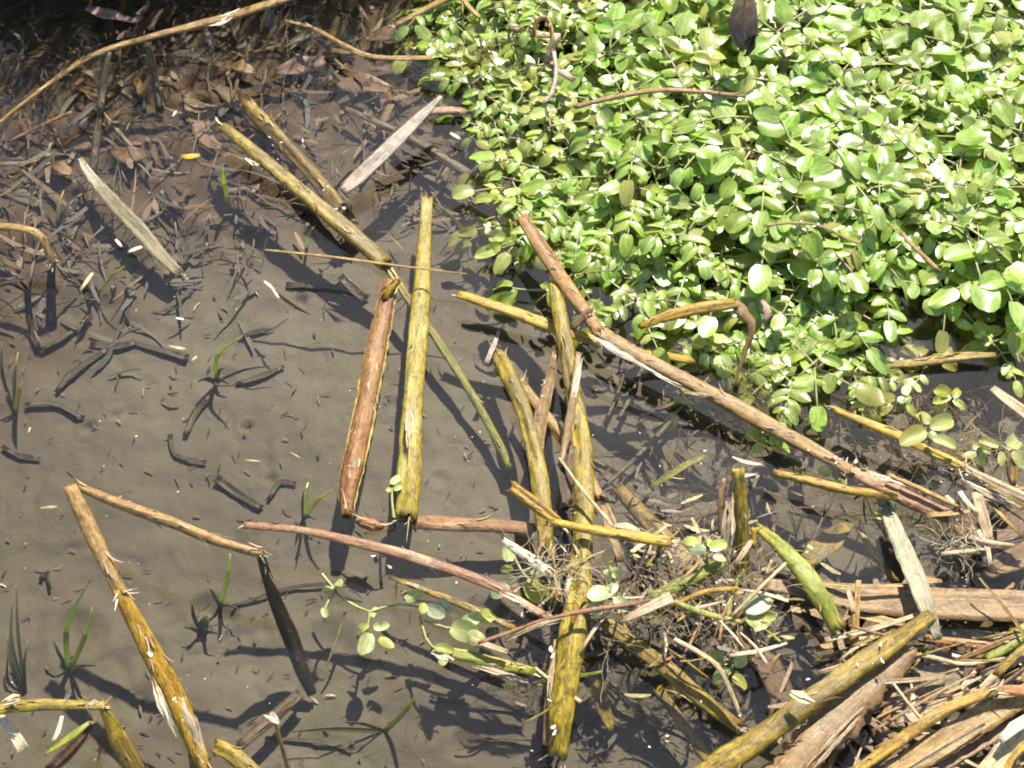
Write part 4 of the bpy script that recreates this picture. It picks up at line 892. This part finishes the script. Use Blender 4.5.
loose_leaves('watercress_sprig', 'small yellowish leaf pair near the sunken knee of snapped reed', 334, 592, .002, [(0, -2, 170, 14), (2, -4, 60, 14), (-8, 28, 120, 15)], stems=[[(0, 0, 0), (-8, 14, 0), (-10, 30, 0)], [(0, 0, 0), (12, 6, 0), (28, 10, 0)]])
loose_leaves('watercress_sprig', 'pale sprig tangled under the white strip', 522, 572, .02, [(-14, -12, 110, 20), (-10, -2, 170, 16), (4, 10, -40, 30), (-16, 14, 200, 24, WHITEL), (10, 2, 20, 20), (14, -12, 60, 16)], stems=[[(-10, -20, 0), (0, 0, 0), (14, 14, 0)], [(0, 0, 0), (20, -6, .004), (28, 12, .006)]])
loose_leaves('bleached_leaves', 'cluster of bleached white leaves at the centre of the tangle', 606, 596, .056, [(-18, 4, 20, 34, WHITEL), (10, 2, -40, 26, WHITEL), (-14, 8, -60, 24, WHITEL), (6, -4, 60, 18, WHITEL)], stems=[[(-20, 6, 0), (0, 2, .002), (14, 6, 0)]], cat='leaf')
loose_leaves('seedling', 'tiny four leaved green seedling above the bleached leaves', 612, 572, .06, [(0, 0, 100, 10), (0, 0, 20, 11), (0, 0, 190, 12), (0, 0, -60, 9)], stems=[[(4, 20, -.02), (2, 8, -.008), (0, 0, 0)]], cat='seedling')
loose_leaves('watercress_sprig', 'lone bright sprig on the mud edge below the long brown reed', 770, 438, .006, [(0, -2, 80, 20), (2, 0, 20, 26), (-4, 0, 165, 24), (2, 4, -30, 26), (-4, 6, 210, 24), (0, -6, 130, 18)], stems=[[(10, 14, -.02), (4, 6, -.004), (0, 0, 0)]], pool=PALE)
loose_leaves('watercress_sprig', 'five oval leaves floating over the golden olive reed', 928, 428, .046, [(2, -2, 8, 38), (-4, 2, 195, 36), (0, -4, 115, 26), (2, 4, -70, 14), (6, 12, -30, 32), (-2, -4, 80, 22)], stems=[[(6, 40, -.05), (2, 16, -.02), (0, 0, 0)]])
loose_leaves('watercress_sprig', 'sprig of oval leaves at the right edge by the short tan strip', 1004, 448, .03, [(4, -2, 30, 30), (-6, -2, 160, 26), (8, 6, -20, 26), (-2, 4, 250, 18)], stems=[[(8, 40, -.03), (2, 16, -.01), (0, 0, 0)]])
loose_leaves('watercress_sprig', 'small yellow green leaves right of the five floating leaves', 978, 452, .02, [(0, 0, 10, 18), (-2, 2, 190, 16), (0, -2, 100, 14), (2, 4, -60, 14)], stems=[[(6, 20, -.02), (0, 0, 0)]], pool=PALE)
loose_leaves('watercress_sprig', 'whitish leaf cluster left of the upright stub', 706, 548, .05, [(-6, -4, 150, 26), (0, 2, 170, 22, WHITEL), (4, 0, 25, 24), (2, -2, 60, 16), (8, 10, 0, 18, WHITEL)], stems=[[(10, 40, -.03), (2, 18, -.01), (0, 0, 0)]], pool=PALE)
loose_leaves('watercress_sprig', 'large pale cupped leaf with green one below the stub', 752, 610, .04, [(-8, 0, 20, 40, WHITEL), (-6, 8, -40, 30), (6, 6, -10, 24)], stems=[[(-12, 40, -.04), (-8, 18, -.01), (0, 0, 0)]])
loose_leaves('watercress_sprig', 'curled green leaves between golden reed and split reed', 738, 664, .014, [(-4, 0, 20, 32), (-10, 6, 210, 28), (-6, 14, -40, 24), (-16, -2, 160, 22)], stems=[[(-20, -30, 0), (-12, -10, 0), (0, 4, 0)]], pool=PALE)
loose_leaves('green_leaf', 'single small bright green leaf near the grey blade top', 876, 518, .004, [(-4, 0, 15, 18), (0, -2, -10, 12)], pool=PALE, cat='leaf')
loose_leaves('watercress_sprig', 'pair of leaves touching the yellow reed near its foot', 392, 488, .012, [(0, -4, 75, 20), (2, 2, 30, 14), (-2, 4, 140, 12)], stems=[[(2, 30, 0), (0, 14, 0), (0, 0, 0)]], pool=PALE)
loose_leaves('watercress_sprig', 'two dark green leaves in shade left of the long reed tip', 512, 286, .012, [(0, 0, 175, 34), (2, 12, 190, 36), (4, 4, 250, 22)], stems=[[(34, 4, 0), (14, 4, 0), (0, 2, 0)]], pool=NARROW[:3])
loose_leaves('watercress_sprig', 'spread sprig reaching over the mud left of the patch', 498, 246, .016, [(0, 4, 185, 30), (4, 0, 200, 22), (6, 8, 250, 20), (8, -8, 150, 24), (10, 4, -20, 18)], stems=[[(30, -6, .004), (10, 0, .002), (0, 4, 0)]], pool=PALE)
loose_leaves('watercress_sprig', 'shaded round leaves floating on dark water near the right edge', 950, 396, .006, [(0, 0, 150, 26), (0, 0, 200, 26), (4, 2, 40, 22), (4, 4, -30, 20), (-6, 4, 250, 22)], pool=PALE)
loose_leaves('watercress_sprig', 'cluster of small round leaves left of five floating leaves', 895, 398, .01, [(0, 0, 160, 22), (4, 4, 20, 18), (-6, 6, 230, 20), (10, -4, 60, 18), (-16, -4, 140, 20), (14, 8, -40, 16), (-24, 6, 190, 18)], pool=PALE)
loose_leaves('watercress_sprig', 'low leaves in dark water below the long brown reed', 838, 474, .004, [(-8, 0, 170, 18), (4, 0, 20, 18), (0, 6, -50, 16), (-14, 6, 210, 14)], pool=PALE)

# ------------------------------------------------------------------ grass tufts
def grass_tuft(label, px, py, blades, mat='grass', group=None):
    base = at(px, py, -.04); base.z = mud_z(base.x, base.y) - .001
    root = thing('grass_tuft', label, 'grass tuft', base, group)
    for bl in blades:      # (tip dx, tip dy, tip height, bend px, width px[, material])
        dx, dy, h, bend, w = bl[:5]; mt = bl[5] if len(bl) > 5 else mat
        p0 = base; p2 = at(px + dx, py + dy, h); mid = (p0 + p2) / 2 + Vector((bend * .001, 0, .008))
        s = mpp(p0)
        blade('blade', [p0, mid, p2], [w * s * .36, w * s * .34, w * s * .06], M[mt], root, base, fold=.35, seed=nseed(), ragged=0, step=.01, hint=Vector((0, -.6, .8)), wav=.02)
    return root
grass_tuft('single bright green grass shoot standing in upper left litter', 230, 208, [(-7, -44, .03, -2, 6)])
grass_tuft('small grass tuft with one arching blade amid dark decayed leaves', 214, 376, [(28, -40, .03, -10, 6), (-16, 6, -.03, 0, 8, 'grassdull'), (14, 8, -.034, 0, 8, 'grassdull'), (10, -8, -.03, 0, 6, 'grassdull'), (60, -10, -.03, 0, 4, 'grassdull')])
grass_tuft('green grass shoot near left edge above the leaning reed', 14, 412, [(8, -30, .01, 2, 8), (-12, -70, .02, -4, 5, 'grassdull'), (4, -60, .01, 0, 5, 'grassdull'), (-8, -20, -.02, 0, 6, 'grassdull')])
grass_tuft('upright three bladed green grass tuft left of the leaning reed', 66, 668, [(22, -84, .05, -8, 8), (26, -60, .03, 6, 7), (-14, -30, -.02, 0, 5, 'grassdull'), (30, -2, .0, 0, 4, 'grassdull')])
grass_tuft('thin grass tuft between leaning reed and snapped reed', 218, 602, [(12, -48, .02, 4, 6), (-8, -14, -.02, 0, 5, 'grassdull'), (22, 8, -.03, 0, 4, 'grassdull')])
grass_tuft('wispy grass tuft with a side blade beside the orange reed foot', 302, 516, [(8, -40, .03, 2, 4), (30, -26, .02, 0, 6), (14, 4, -.03, 0, 5, 'grassdull'), (2, -26, .0, 0, 4, 'grassdull')])
grass_tuft('broad green grass blade at bottom centre with a long sunken one', 384, 728, [(32, -34, .02, 6, 7), (-95, 4, -.024, 0, 7, 'grassdull'), (-40, -6, -.02, 0, 5, 'grassdull')])
grass_tuft('dull sunken grass tuft at left edge beside the shadow', 22, 690, [(-10, -90, .0, -4, 6, 'grassdull'), (-14, -60, -.01, -4, 6, 'grassdull'), (6, -50, -.01, 0, 5, 'grassdull'), (-6, -110, .01, 0, 5, 'grassdull')], 'grassdull')
grass_tuft('low dark grass tuft in the mud left of the sunken knee', 200, 630, [(-8, -28, -.01, -2, 6, 'grassdull'), (10, -16, -.03, 0, 14, 'grassdull'), (18, 4, -.034, 0, 7, 'grassdull'), (-16, -2, -.034, 0, 5, 'grassdull')], 'grassdull')
grass_tuft('green blade leaning over the mud at the far left litter', 96, 296, [(28, -30, .01, 4, 4), (-16, 8, -.02, 0, 5, 'grassdull'), (-30, -10, -.02, 0, 5, 'grassdull')], 'grass')
grass_tuft('dull grass strands below the pale tan blade', 60, 240, [(4, -50, .0, 0, 5, 'grassdull'), (14, -40, .0, 0, 5, 'grassdull'), (-20, -34, -.01, 0, 5, 'grassdull'), (24, 10, -.02, 0, 5, 'grassdull')], 'grassdull')
grass_tuft('slim green blade near the thin pale straw, upper left', 306, 245, [(8, -18, .01, 0, 4)], 'grass')
grass_tuft('green blade crossing below the yellow reed top', 470, 235, [(-36, -32, .01, 0, 6), (-10, -20, .0, 0, 4, 'grassdull')], 'grass')

# ------------------------------------------------------------------ dead leaves in the litter at upper left
for i, (path, mt, lab) in enumerate([
    ([(185, 90, -.02, 6), (196, 112, -.02, 24), (206, 140, -.022, 16), (222, 148, -.022, 6)], 'leafbrown', 'upright brown dead leaf in the middle of the dark litter'),
    ([(112, 150, -.02, 8), (128, 156, -.018, 24), (144, 150, -.018, 18)], 'leafbrown', 'brown dead leaf right of the dim green stem'),
    ([(60, 150, -.02, 8), (84, 142, -.02, 22), (104, 132, -.02, 10)], 'leafbrown', 'brown dead leaf left of the dim green stem'),
    ([(180, 156, .0, 3), (190, 157, .001, 7), (200, 155, .0, 3)], 'yellow', 'small yellow leaf floating in the dark litter'),
    ([(86, 8, .0, 6), (110, 16, .004, 20), (138, 22, .004, 8)], 'leafmauve', 'mauve brown leaf in the shade above the golden stalk'),
    ([(275, 72, -.016, 8), (300, 66, -.012, 22), (325, 60, -.012, 10)], 'leafmauve', 'pinkish brown leaf right of the dark litter pool'),
    ([(330, 88, -.016, 8), (360, 84, -.014, 26), (392, 90, -.016, 10)], 'leafbrown', 'brown leaf above the grey splinter'),
    ([(366, 40, -.01, 6), (386, 34, -.008, 20), (408, 38, -.008, 8)], 'leafbrown', 'brown leaf under the curved pale yellow stalk'),
    ([(240, 110, -.018, 6), (228, 95, -.018, 16), (214, 84, -.018, 6)], 'drab', 'dull leaf above the round tipped brown reed'),
    ([(40, 205, -.022, 6), (20, 196, -.022, 18), (2, 190, -.022, 8)], 'drab', 'dull leaf at the left edge above the bent golden stem')]):
    leafblade('dead_leaf', lab, 'leaf', path, mt, fold=.15, wav=.35, ragged=.2)

ql = random.Random(31)
for k in range(14):
    x = ql.uniform(-5, 400); y = ql.uniform(8, 175 - x * .15); a = ql.uniform(0, 6.28); ln = ql.uniform(22, 48); p0 = at(x, y, -.03); z = mud_z(p0.x, p0.y) + ql.uniform(.006, .016); w = ql.uniform(8, 19)
    leafblade('dead_leaf', 'brown dead leaf matted in the shaded litter at top left', 'leaf', [(x, y, z, 3), (x + ln * .3 * math.cos(a), y + ln * .3 * math.sin(a), z + .004, w), (x + ln * .7 * math.cos(a + .2), y + ln * .7 * math.sin(a + .2), z + .003, w * .85), (x + ln * math.cos(a + .3), y + ln * math.sin(a + .3), z, 2)], ql.choice(('leafbrown', 'leafbrown', 'red', 'leafbrown', 'brown')), 'matted leaves at top left', fold=ql.uniform(-.3, .4), wav=.5, ragged=.5)

# ------------------------------------------------------------------ small pale bits on the mud that can be told apart
for (a, b, ln, ang, w, mt, lab, z) in [
    (80, 291, 22, 55, 7, 'pale', 'pale straw chip left of the sunken tan blade', .003), (128, 252, 15, 20, 7, 'white', 'small white petal below the pale tan blade', .003), (122, 247, 10, 130, 5, 'white', 'tiny white petal beside the larger one', .004),
    (264, 281, 14, -40, 5, 'white', 'small white splinter with a dark shadow, upper left', .01), (272, 288, 14, -55, 4, 'white', 'second white splinter touching the first', .012), (168, 346, 18, -10, 5, 'pale', 'pale chip among the dark decayed leaves', .003),
    (176, 318, 8, -10, 4, 'white', 'tiny white chip above the pale chip', .003), (190, 362, 9, 40, 4, 'pale', 'tiny tan chip by the small arching grass tuft', .003), (40, 508, 17, 5, 4, 'pale', 'pale chip left of the leaning reed top', .003),
    (28, 434, 7, 70, 3, 'pale', 'tiny pale chip near the left edge shoot', .003), (245, 460, 15, -5, 3, 'pale', 'thin pale chip left of the orange reed', .003), (290, 452, 12, -30, 2.5, 'pale', 'thin pale sliver beside the orange reed', .003),
    (306, 490, 8, 70, 4, 'white', 'little white bit on the wispy grass tuft', .01), (172, 118, 9, 60, 4, 'white', 'tiny white chip on the dark litter', .0), (450, 133, 12, -30, 6, 'white', 'white chip left of the watercress fringe', .01), (38, 252, 12, 20, 4, 'pale', 'tiny pale chip beside the bent golden stem', .003)]:
    leafblade('pale_chip', lab, 'chip', [(a, b, z, w * .35), (a + ln * .5 * math.cos(R(ang)), b - ln * .5 * math.sin(R(ang)), z + .002, w * .62), (a + ln * math.cos(R(ang)), b - ln * math.sin(R(ang)), z, w * .4)], mt, fold=.3)
# dark strips on the silt, mostly decayed blades; one paints a grass-blade shadow
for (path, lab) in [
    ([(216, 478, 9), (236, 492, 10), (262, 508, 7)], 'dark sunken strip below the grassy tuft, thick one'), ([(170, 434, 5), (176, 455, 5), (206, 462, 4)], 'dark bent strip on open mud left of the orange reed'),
    ([(212, 395, 5), (196, 412, 8), (185, 436, 5)], 'dark curved strip painting the shadow of the small grass tuft'), ([(236, 384, 4), (262, 376, 7), (284, 366, 4)], 'dark strip pointing right of the small grass tuft'),
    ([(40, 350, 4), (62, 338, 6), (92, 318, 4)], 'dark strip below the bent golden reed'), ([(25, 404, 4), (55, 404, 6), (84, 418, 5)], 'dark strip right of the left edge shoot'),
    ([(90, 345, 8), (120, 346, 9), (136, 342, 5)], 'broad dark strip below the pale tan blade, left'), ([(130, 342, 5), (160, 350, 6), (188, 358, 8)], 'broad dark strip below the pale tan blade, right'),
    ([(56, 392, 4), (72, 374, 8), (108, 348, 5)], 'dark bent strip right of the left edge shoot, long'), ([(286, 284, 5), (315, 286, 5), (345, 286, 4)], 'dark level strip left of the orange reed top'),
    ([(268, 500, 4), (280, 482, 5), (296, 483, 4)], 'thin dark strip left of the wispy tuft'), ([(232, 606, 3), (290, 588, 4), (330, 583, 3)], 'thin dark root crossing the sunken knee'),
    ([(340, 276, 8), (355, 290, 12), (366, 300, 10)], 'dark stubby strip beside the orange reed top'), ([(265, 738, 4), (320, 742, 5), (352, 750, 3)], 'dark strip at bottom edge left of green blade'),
    ([(430, 696, 3), (475, 706, 4), (535, 712, 3)], 'long thin dark strip low at centre'), ([(470, 742, 3), (500, 738, 4), (560, 742, 3)], 'thin dark root left of the central reed foot'),
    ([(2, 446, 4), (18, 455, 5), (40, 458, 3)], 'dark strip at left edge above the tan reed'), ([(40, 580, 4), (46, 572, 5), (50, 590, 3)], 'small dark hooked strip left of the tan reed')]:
    leafblade('decayed_or_shadow_strip', lab, 'leaf', [(a, b, mud_z(*at(a, b, -.045).to_2d()) + .004, w) for a, b, w in path], 'dark', fold=.2, wav=.3)

# ------------------------------------------------------------------ loose litter nobody could count
def litter():
    q = random.Random(5); verts, faces, cols = [], [], []
    PAL = [(.042, .023, .010), (.028, .016, .008), (.066, .036, .015), (.095, .054, .024), (.13, .080, .036), (.016, .011, .007), (.042, .036, .013)]
    def chip(px, py, lift, ln, w, c):
        p = at(px, py, -.04); z = mud_z(p.x, p.y) + lift; a = q.uniform(0, math.pi); d = Vector((math.cos(a), math.sin(a), q.uniform(-.2, .2))); s = Vector((-d.y, d.x, q.uniform(-.4, .4)))
        i0 = len(verts); n = 3; bend = q.uniform(-.35, .35) * ln
        v_ = q.uniform(.65, 1.35); c = tuple(x * v_ for x in c)
        for k in range(n + 1):
            t = k / n - .5; e = w * (1 - abs(t) * 1.3)
            m_ = Vector((p.x, p.y, z)) + d * (ln * t) + s * (bend * (t * t)) + Vector((0, 0, .0015 + q.uniform(0, .001)))
            verts.extend((m_ - s * e, m_ + s * e + Vector((0, 0, .0006)))); cols.extend((c, c))
        for k in range(n):
            b = i0 + 2 * k; faces.append((b, b + 1, b + 3, b + 2))
    for k in range(1500):            # upper left shelf
        x, y = q.uniform(-20, 480), q.uniform(-20, 330)
        lim = 335 - .25 * x + 70 * noise.noise(Vector((x * .012, y * .012, 3)))
        if y > lim and q.random() < .93: continue
        chip(x, y, q.uniform(0, .012), q.choice((.008, .014, .024, .04, .065)) * q.uniform(.6, 1.3), q.choice((.0006, .0010, .0016, .0034)) * q.uniform(.6, 1.3), q.choice(PAL))
    for k in range(620):            # under the tangle at right
        x, y = q.uniform(560, 1040), q.uniform(370, 790)
        if y < 370 + (x - 600) * .05: continue
        chip(x, y, q.uniform(0, .008), q.choice((.008, .014, .025, .05)) * q.uniform(.6, 1.3), q.choice((.0006, .0012, .0030)), q.choice(PAL[:3] + PAL[5:]))
    for k in range(220):             # broken reed and leaf pieces heaped at lower right
        x = q.uniform(770, 1040); y = q.uniform(590, 790)
        chip(x, y, q.uniform(.01, .062), q.uniform(.012, .05), q.uniform(.0015, .006), q.choice(((.13, .085, .042), (.19, .13, .07), (.09, .058, .028), (.24, .18, .11), (.06, .04, .02))))
    for k in range(260):             # scraps caught in the central tangle
        x = q.gauss(700, 55); y = q.gauss(600, 45)
        chip(x, y, q.uniform(.02, .08), q.uniform(.006, .03), q.uniform(.0006, .003), q.choice(((.13, .085, .042), (.22, .19, .07), (.34, .27, .16), (.15, .13, .03), (.06, .04, .02), (.10, .06, .04))))
    for k in range(420):             # sparse bits on the open mud
        chip(q.uniform(-10, 600), q.uniform(280, 780), q.uniform(0, .001), q.uniform(.003, .012), q.uniform(.0004, .0014), q.choice(PAL[:4] + PAL[:3] + [(.25, .20, .13)]))
    for k in range(60):             # dark decayed leaves heaped at left
        x, y = q.gauss(130, 70), q.gauss(300, 40)
        chip(x, y, q.uniform(0, .003), q.uniform(.015, .05), q.uniform(.001, .004), q.choice(((.022, .017, .011), (.035, .027, .016))))
    o = mesh_obj('plant_litter', verts, faces, M['chips'], cols=cols); tag(o, 'brown fragments of rotting leaves and stems strewn over the bed', 'litter', kind='stuff')
litter()
def flecks():
    """Small pale flecks scattered on the surface and along the reeds."""
    q = random.Random(9); verts, faces, cols = [], [], []
    def bit(p, r, c):
        i0 = len(verts); a0 = q.uniform(0, 6.28); el = q.uniform(-.5, .8); d = Vector((math.cos(a0) * math.cos(el), math.sin(a0) * math.cos(el), math.sin(el))); s = d.cross(Vector((q.uniform(-.5, .5), q.uniform(-.5, .5), 1))).normalized(); st = q.uniform(.18, .6); u = d.cross(s)
        for t, e in ((-1, .25), (-.35, 1), (.4, .8), (1.1, .1)):
            k = u * (r * .35 * (1 - t * t)) ; verts.extend((p + d * (r * t) - s * (r * st * e * q.uniform(.6, 1.3)) + k, p + d * (r * t) + s * (r * st * e * q.uniform(.6, 1.3)) + k)); cols.extend((c, c))
        for k in range(3): b_ = i0 + 2 * k; faces.append((b_, b_ + 1, b_ + 3, b_ + 2))
    lines = [((130, 600, .075), (178, 712, .03)), ((90, 492, .1), (250, 550, .092)), ((250, 135, .035), (380, 262, .015)), ((270, 115, .012), (340, 200, .01)), ((800, 700, .075), (915, 630, .05)), ((560, 272, .055), (600, 326, .05)), ((690, 385, .03), (880, 478, .026)), ((250, 526, .056), (540, 606, .048)), ((540, 380, .045), (580, 560, .05)), ((900, 450, .045), (1020, 500, .03)), ((940, 740, .05), (1020, 700, .05)), ((640, 585, .04), (780, 610, .03)), ((550, 640, .045), (550, 755, .03))]
    for (a, b) in lines:
        for k in range(6):
            t = q.random(); z = a[2] + (b[2] - a[2]) * t
            bit(at(a[0] + (b[0] - a[0]) * t + q.gauss(0, 6), a[1] + (b[1] - a[1]) * t + q.gauss(0, 5), z), q.uniform(.001, .0034), q.choice(((.55, .49, .38), (.48, .39, .27), (.6, .57, .5))))
    for k in range(90): bit(at(q.uniform(0, 560), q.uniform(60, 768), .001), q.uniform(.0004, .0013), q.choice(((.6, .54, .42), (.5, .4, .27))))
    for k in range(90): bit(at(q.uniform(540, 1024), q.uniform(400, 768), q.uniform(.001, .04)), q.uniform(.0006, .002), q.choice(((.66, .58, .44), (.5, .4, .25))))
    o = mesh_obj('pale_flecks', verts, faces, M['chips'], cols=cols); tag(o, 'small pale flecks on the water and along the reeds', 'fluff', kind='stuff')
flecks()
def root_tangle(label, px, py, z, n, spread, mat, seed, ln=.03):
    q = random.Random(seed); base = at(px, py, z); verts, faces, uvs = [], [], []
    for i in range(n):
        p = base + Vector((q.gauss(0, spread), q.gauss(0, spread * .7), q.uniform(-.01, .012))); a = q.uniform(0, 6.28); el = q.uniform(-.4, .4); r = q.uniform(.00014, .00038); pts = [p]
        for k in range(7):
            a += q.uniform(-.4, .4); el = max(-.7, min(.7, el + q.uniform(-.4, .4))); p = p + Vector((math.cos(a) * math.cos(el), math.sin(a) * math.cos(el), math.sin(el))) * (ln / 6); pts.append(p)
        fr = frames(pts); i0 = len(verts)
        for k, c in enumerate(pts):
            for j in range(3): b = j * 2.094; verts.append(c + fr[k][1] * math.cos(b) * r + fr[k][2] * math.sin(b) * r)
        for k in range(7):
            for j in range(3): j2 = (j + 1) % 3; faces.append((i0 + k * 3 + j, i0 + k * 3 + j2, i0 + k * 3 + 3 + j2, i0 + k * 3 + 3 + j)); uvs.append(((j * .001, k * .004), (j * .001 + .001, k * .004), (j * .001 + .001, k * .004 + .004), (j * .001, k * .004 + .004)))
    o = mesh_obj('root_tangle', verts, faces, M[mat], None, base, uvs); return tag(o, label, 'roots', kind='stuff')
root_tangle('pale root hairs tangled around the foot of the green stub', 715, 590, .03, 110, .026, 'fibre', 1, .045)
root_tangle('yellowish root hairs under the white leaf cluster', 660, 600, .03, 90, .03, 'pale', 2, .045)
root_tangle('brown root hairs in the dark water at right', 945, 440, .006, 120, .035, 'brown', 3, .045)
root_tangle('pale root hairs beside the right hand floating leaves', 985, 450, .02, 60, .02, 'pale', 4, .03)
root_tangle('root hairs wound around the crossing olive reeds', 556, 575, .045, 70, .014, 'fibre', 5, .035)
root_tangle('pinkish frayed roots at the end of the long reed', 970, 540, .025, 60, .012, 'fibre', 6, .022)
root_tangle('dark stringy roots behind the upright stub', 700, 500, -.03, 70, .03, 'drab', 7, .06)
root_tangle('reddish shoots and rootlets at the watercress corner', 490, 55, .03, 60, .022, 'red', 8, .03)
root_tangle('thin stems and roots below the watercress lower fringe', 780, 385, .01, 90, .05, 'olive', 9, .05)

# ------------------------------------------------------------------ the unseen bank beyond the top edge, with tussocks added to shade the corner
def tussock(label, cx, cy, rx, n, hmin, hmax, seed):
    q = random.Random(seed); base = Vector((cx, cy, mud_z(cx, cy) - .01)); verts, faces, uvs = [], [], []
    root = thing('shade_tussock', label, 'tussock', base)
    for i in range(n):
        p = base + Vector((q.gauss(0, rx), q.gauss(0, .06), 0)); p.z = mud_z(p.x, p.y) - .01
        h = q.uniform(hmin, hmax); a = q.uniform(0, 6.28); ln = q.uniform(.05, .35) * h; d = Vector((math.cos(a) * ln, math.sin(a) * ln * .5, 0)); s = Vector((math.cos(a + 1.3), math.sin(a + 1.3), 0)); w = q.uniform(.003, .007); i0 = len(verts)
        for k in range(5):
            t = k / 4; c = p + Vector((0, 0, h * t)) + d * t * t - Vector((0, 0, .15 * ln * t ** 3)); e = w * (1 - t * .9)
            verts.extend((c - s * e, c + s * e))
        for k in range(4): b = i0 + 2 * k; faces.append((b, b + 1, b + 3, b + 2)); uvs.append(((0, k / 4), (1, k / 4), (1, k / 4 + .25), (0, k / 4 + .25)))
    o = mesh_obj('blades', verts, faces, M['grassdull'], root, base, uvs); o['kind'] = 'stuff'
tussock('dense unseen sedge tussock added to shade the dark corner', -.55, .75, .14, 420, .22, .50, 1)
tussock('second unseen sedge tussock added for shade, nearer the middle', -.20, .80, .10, 260, .16, .34, 2)
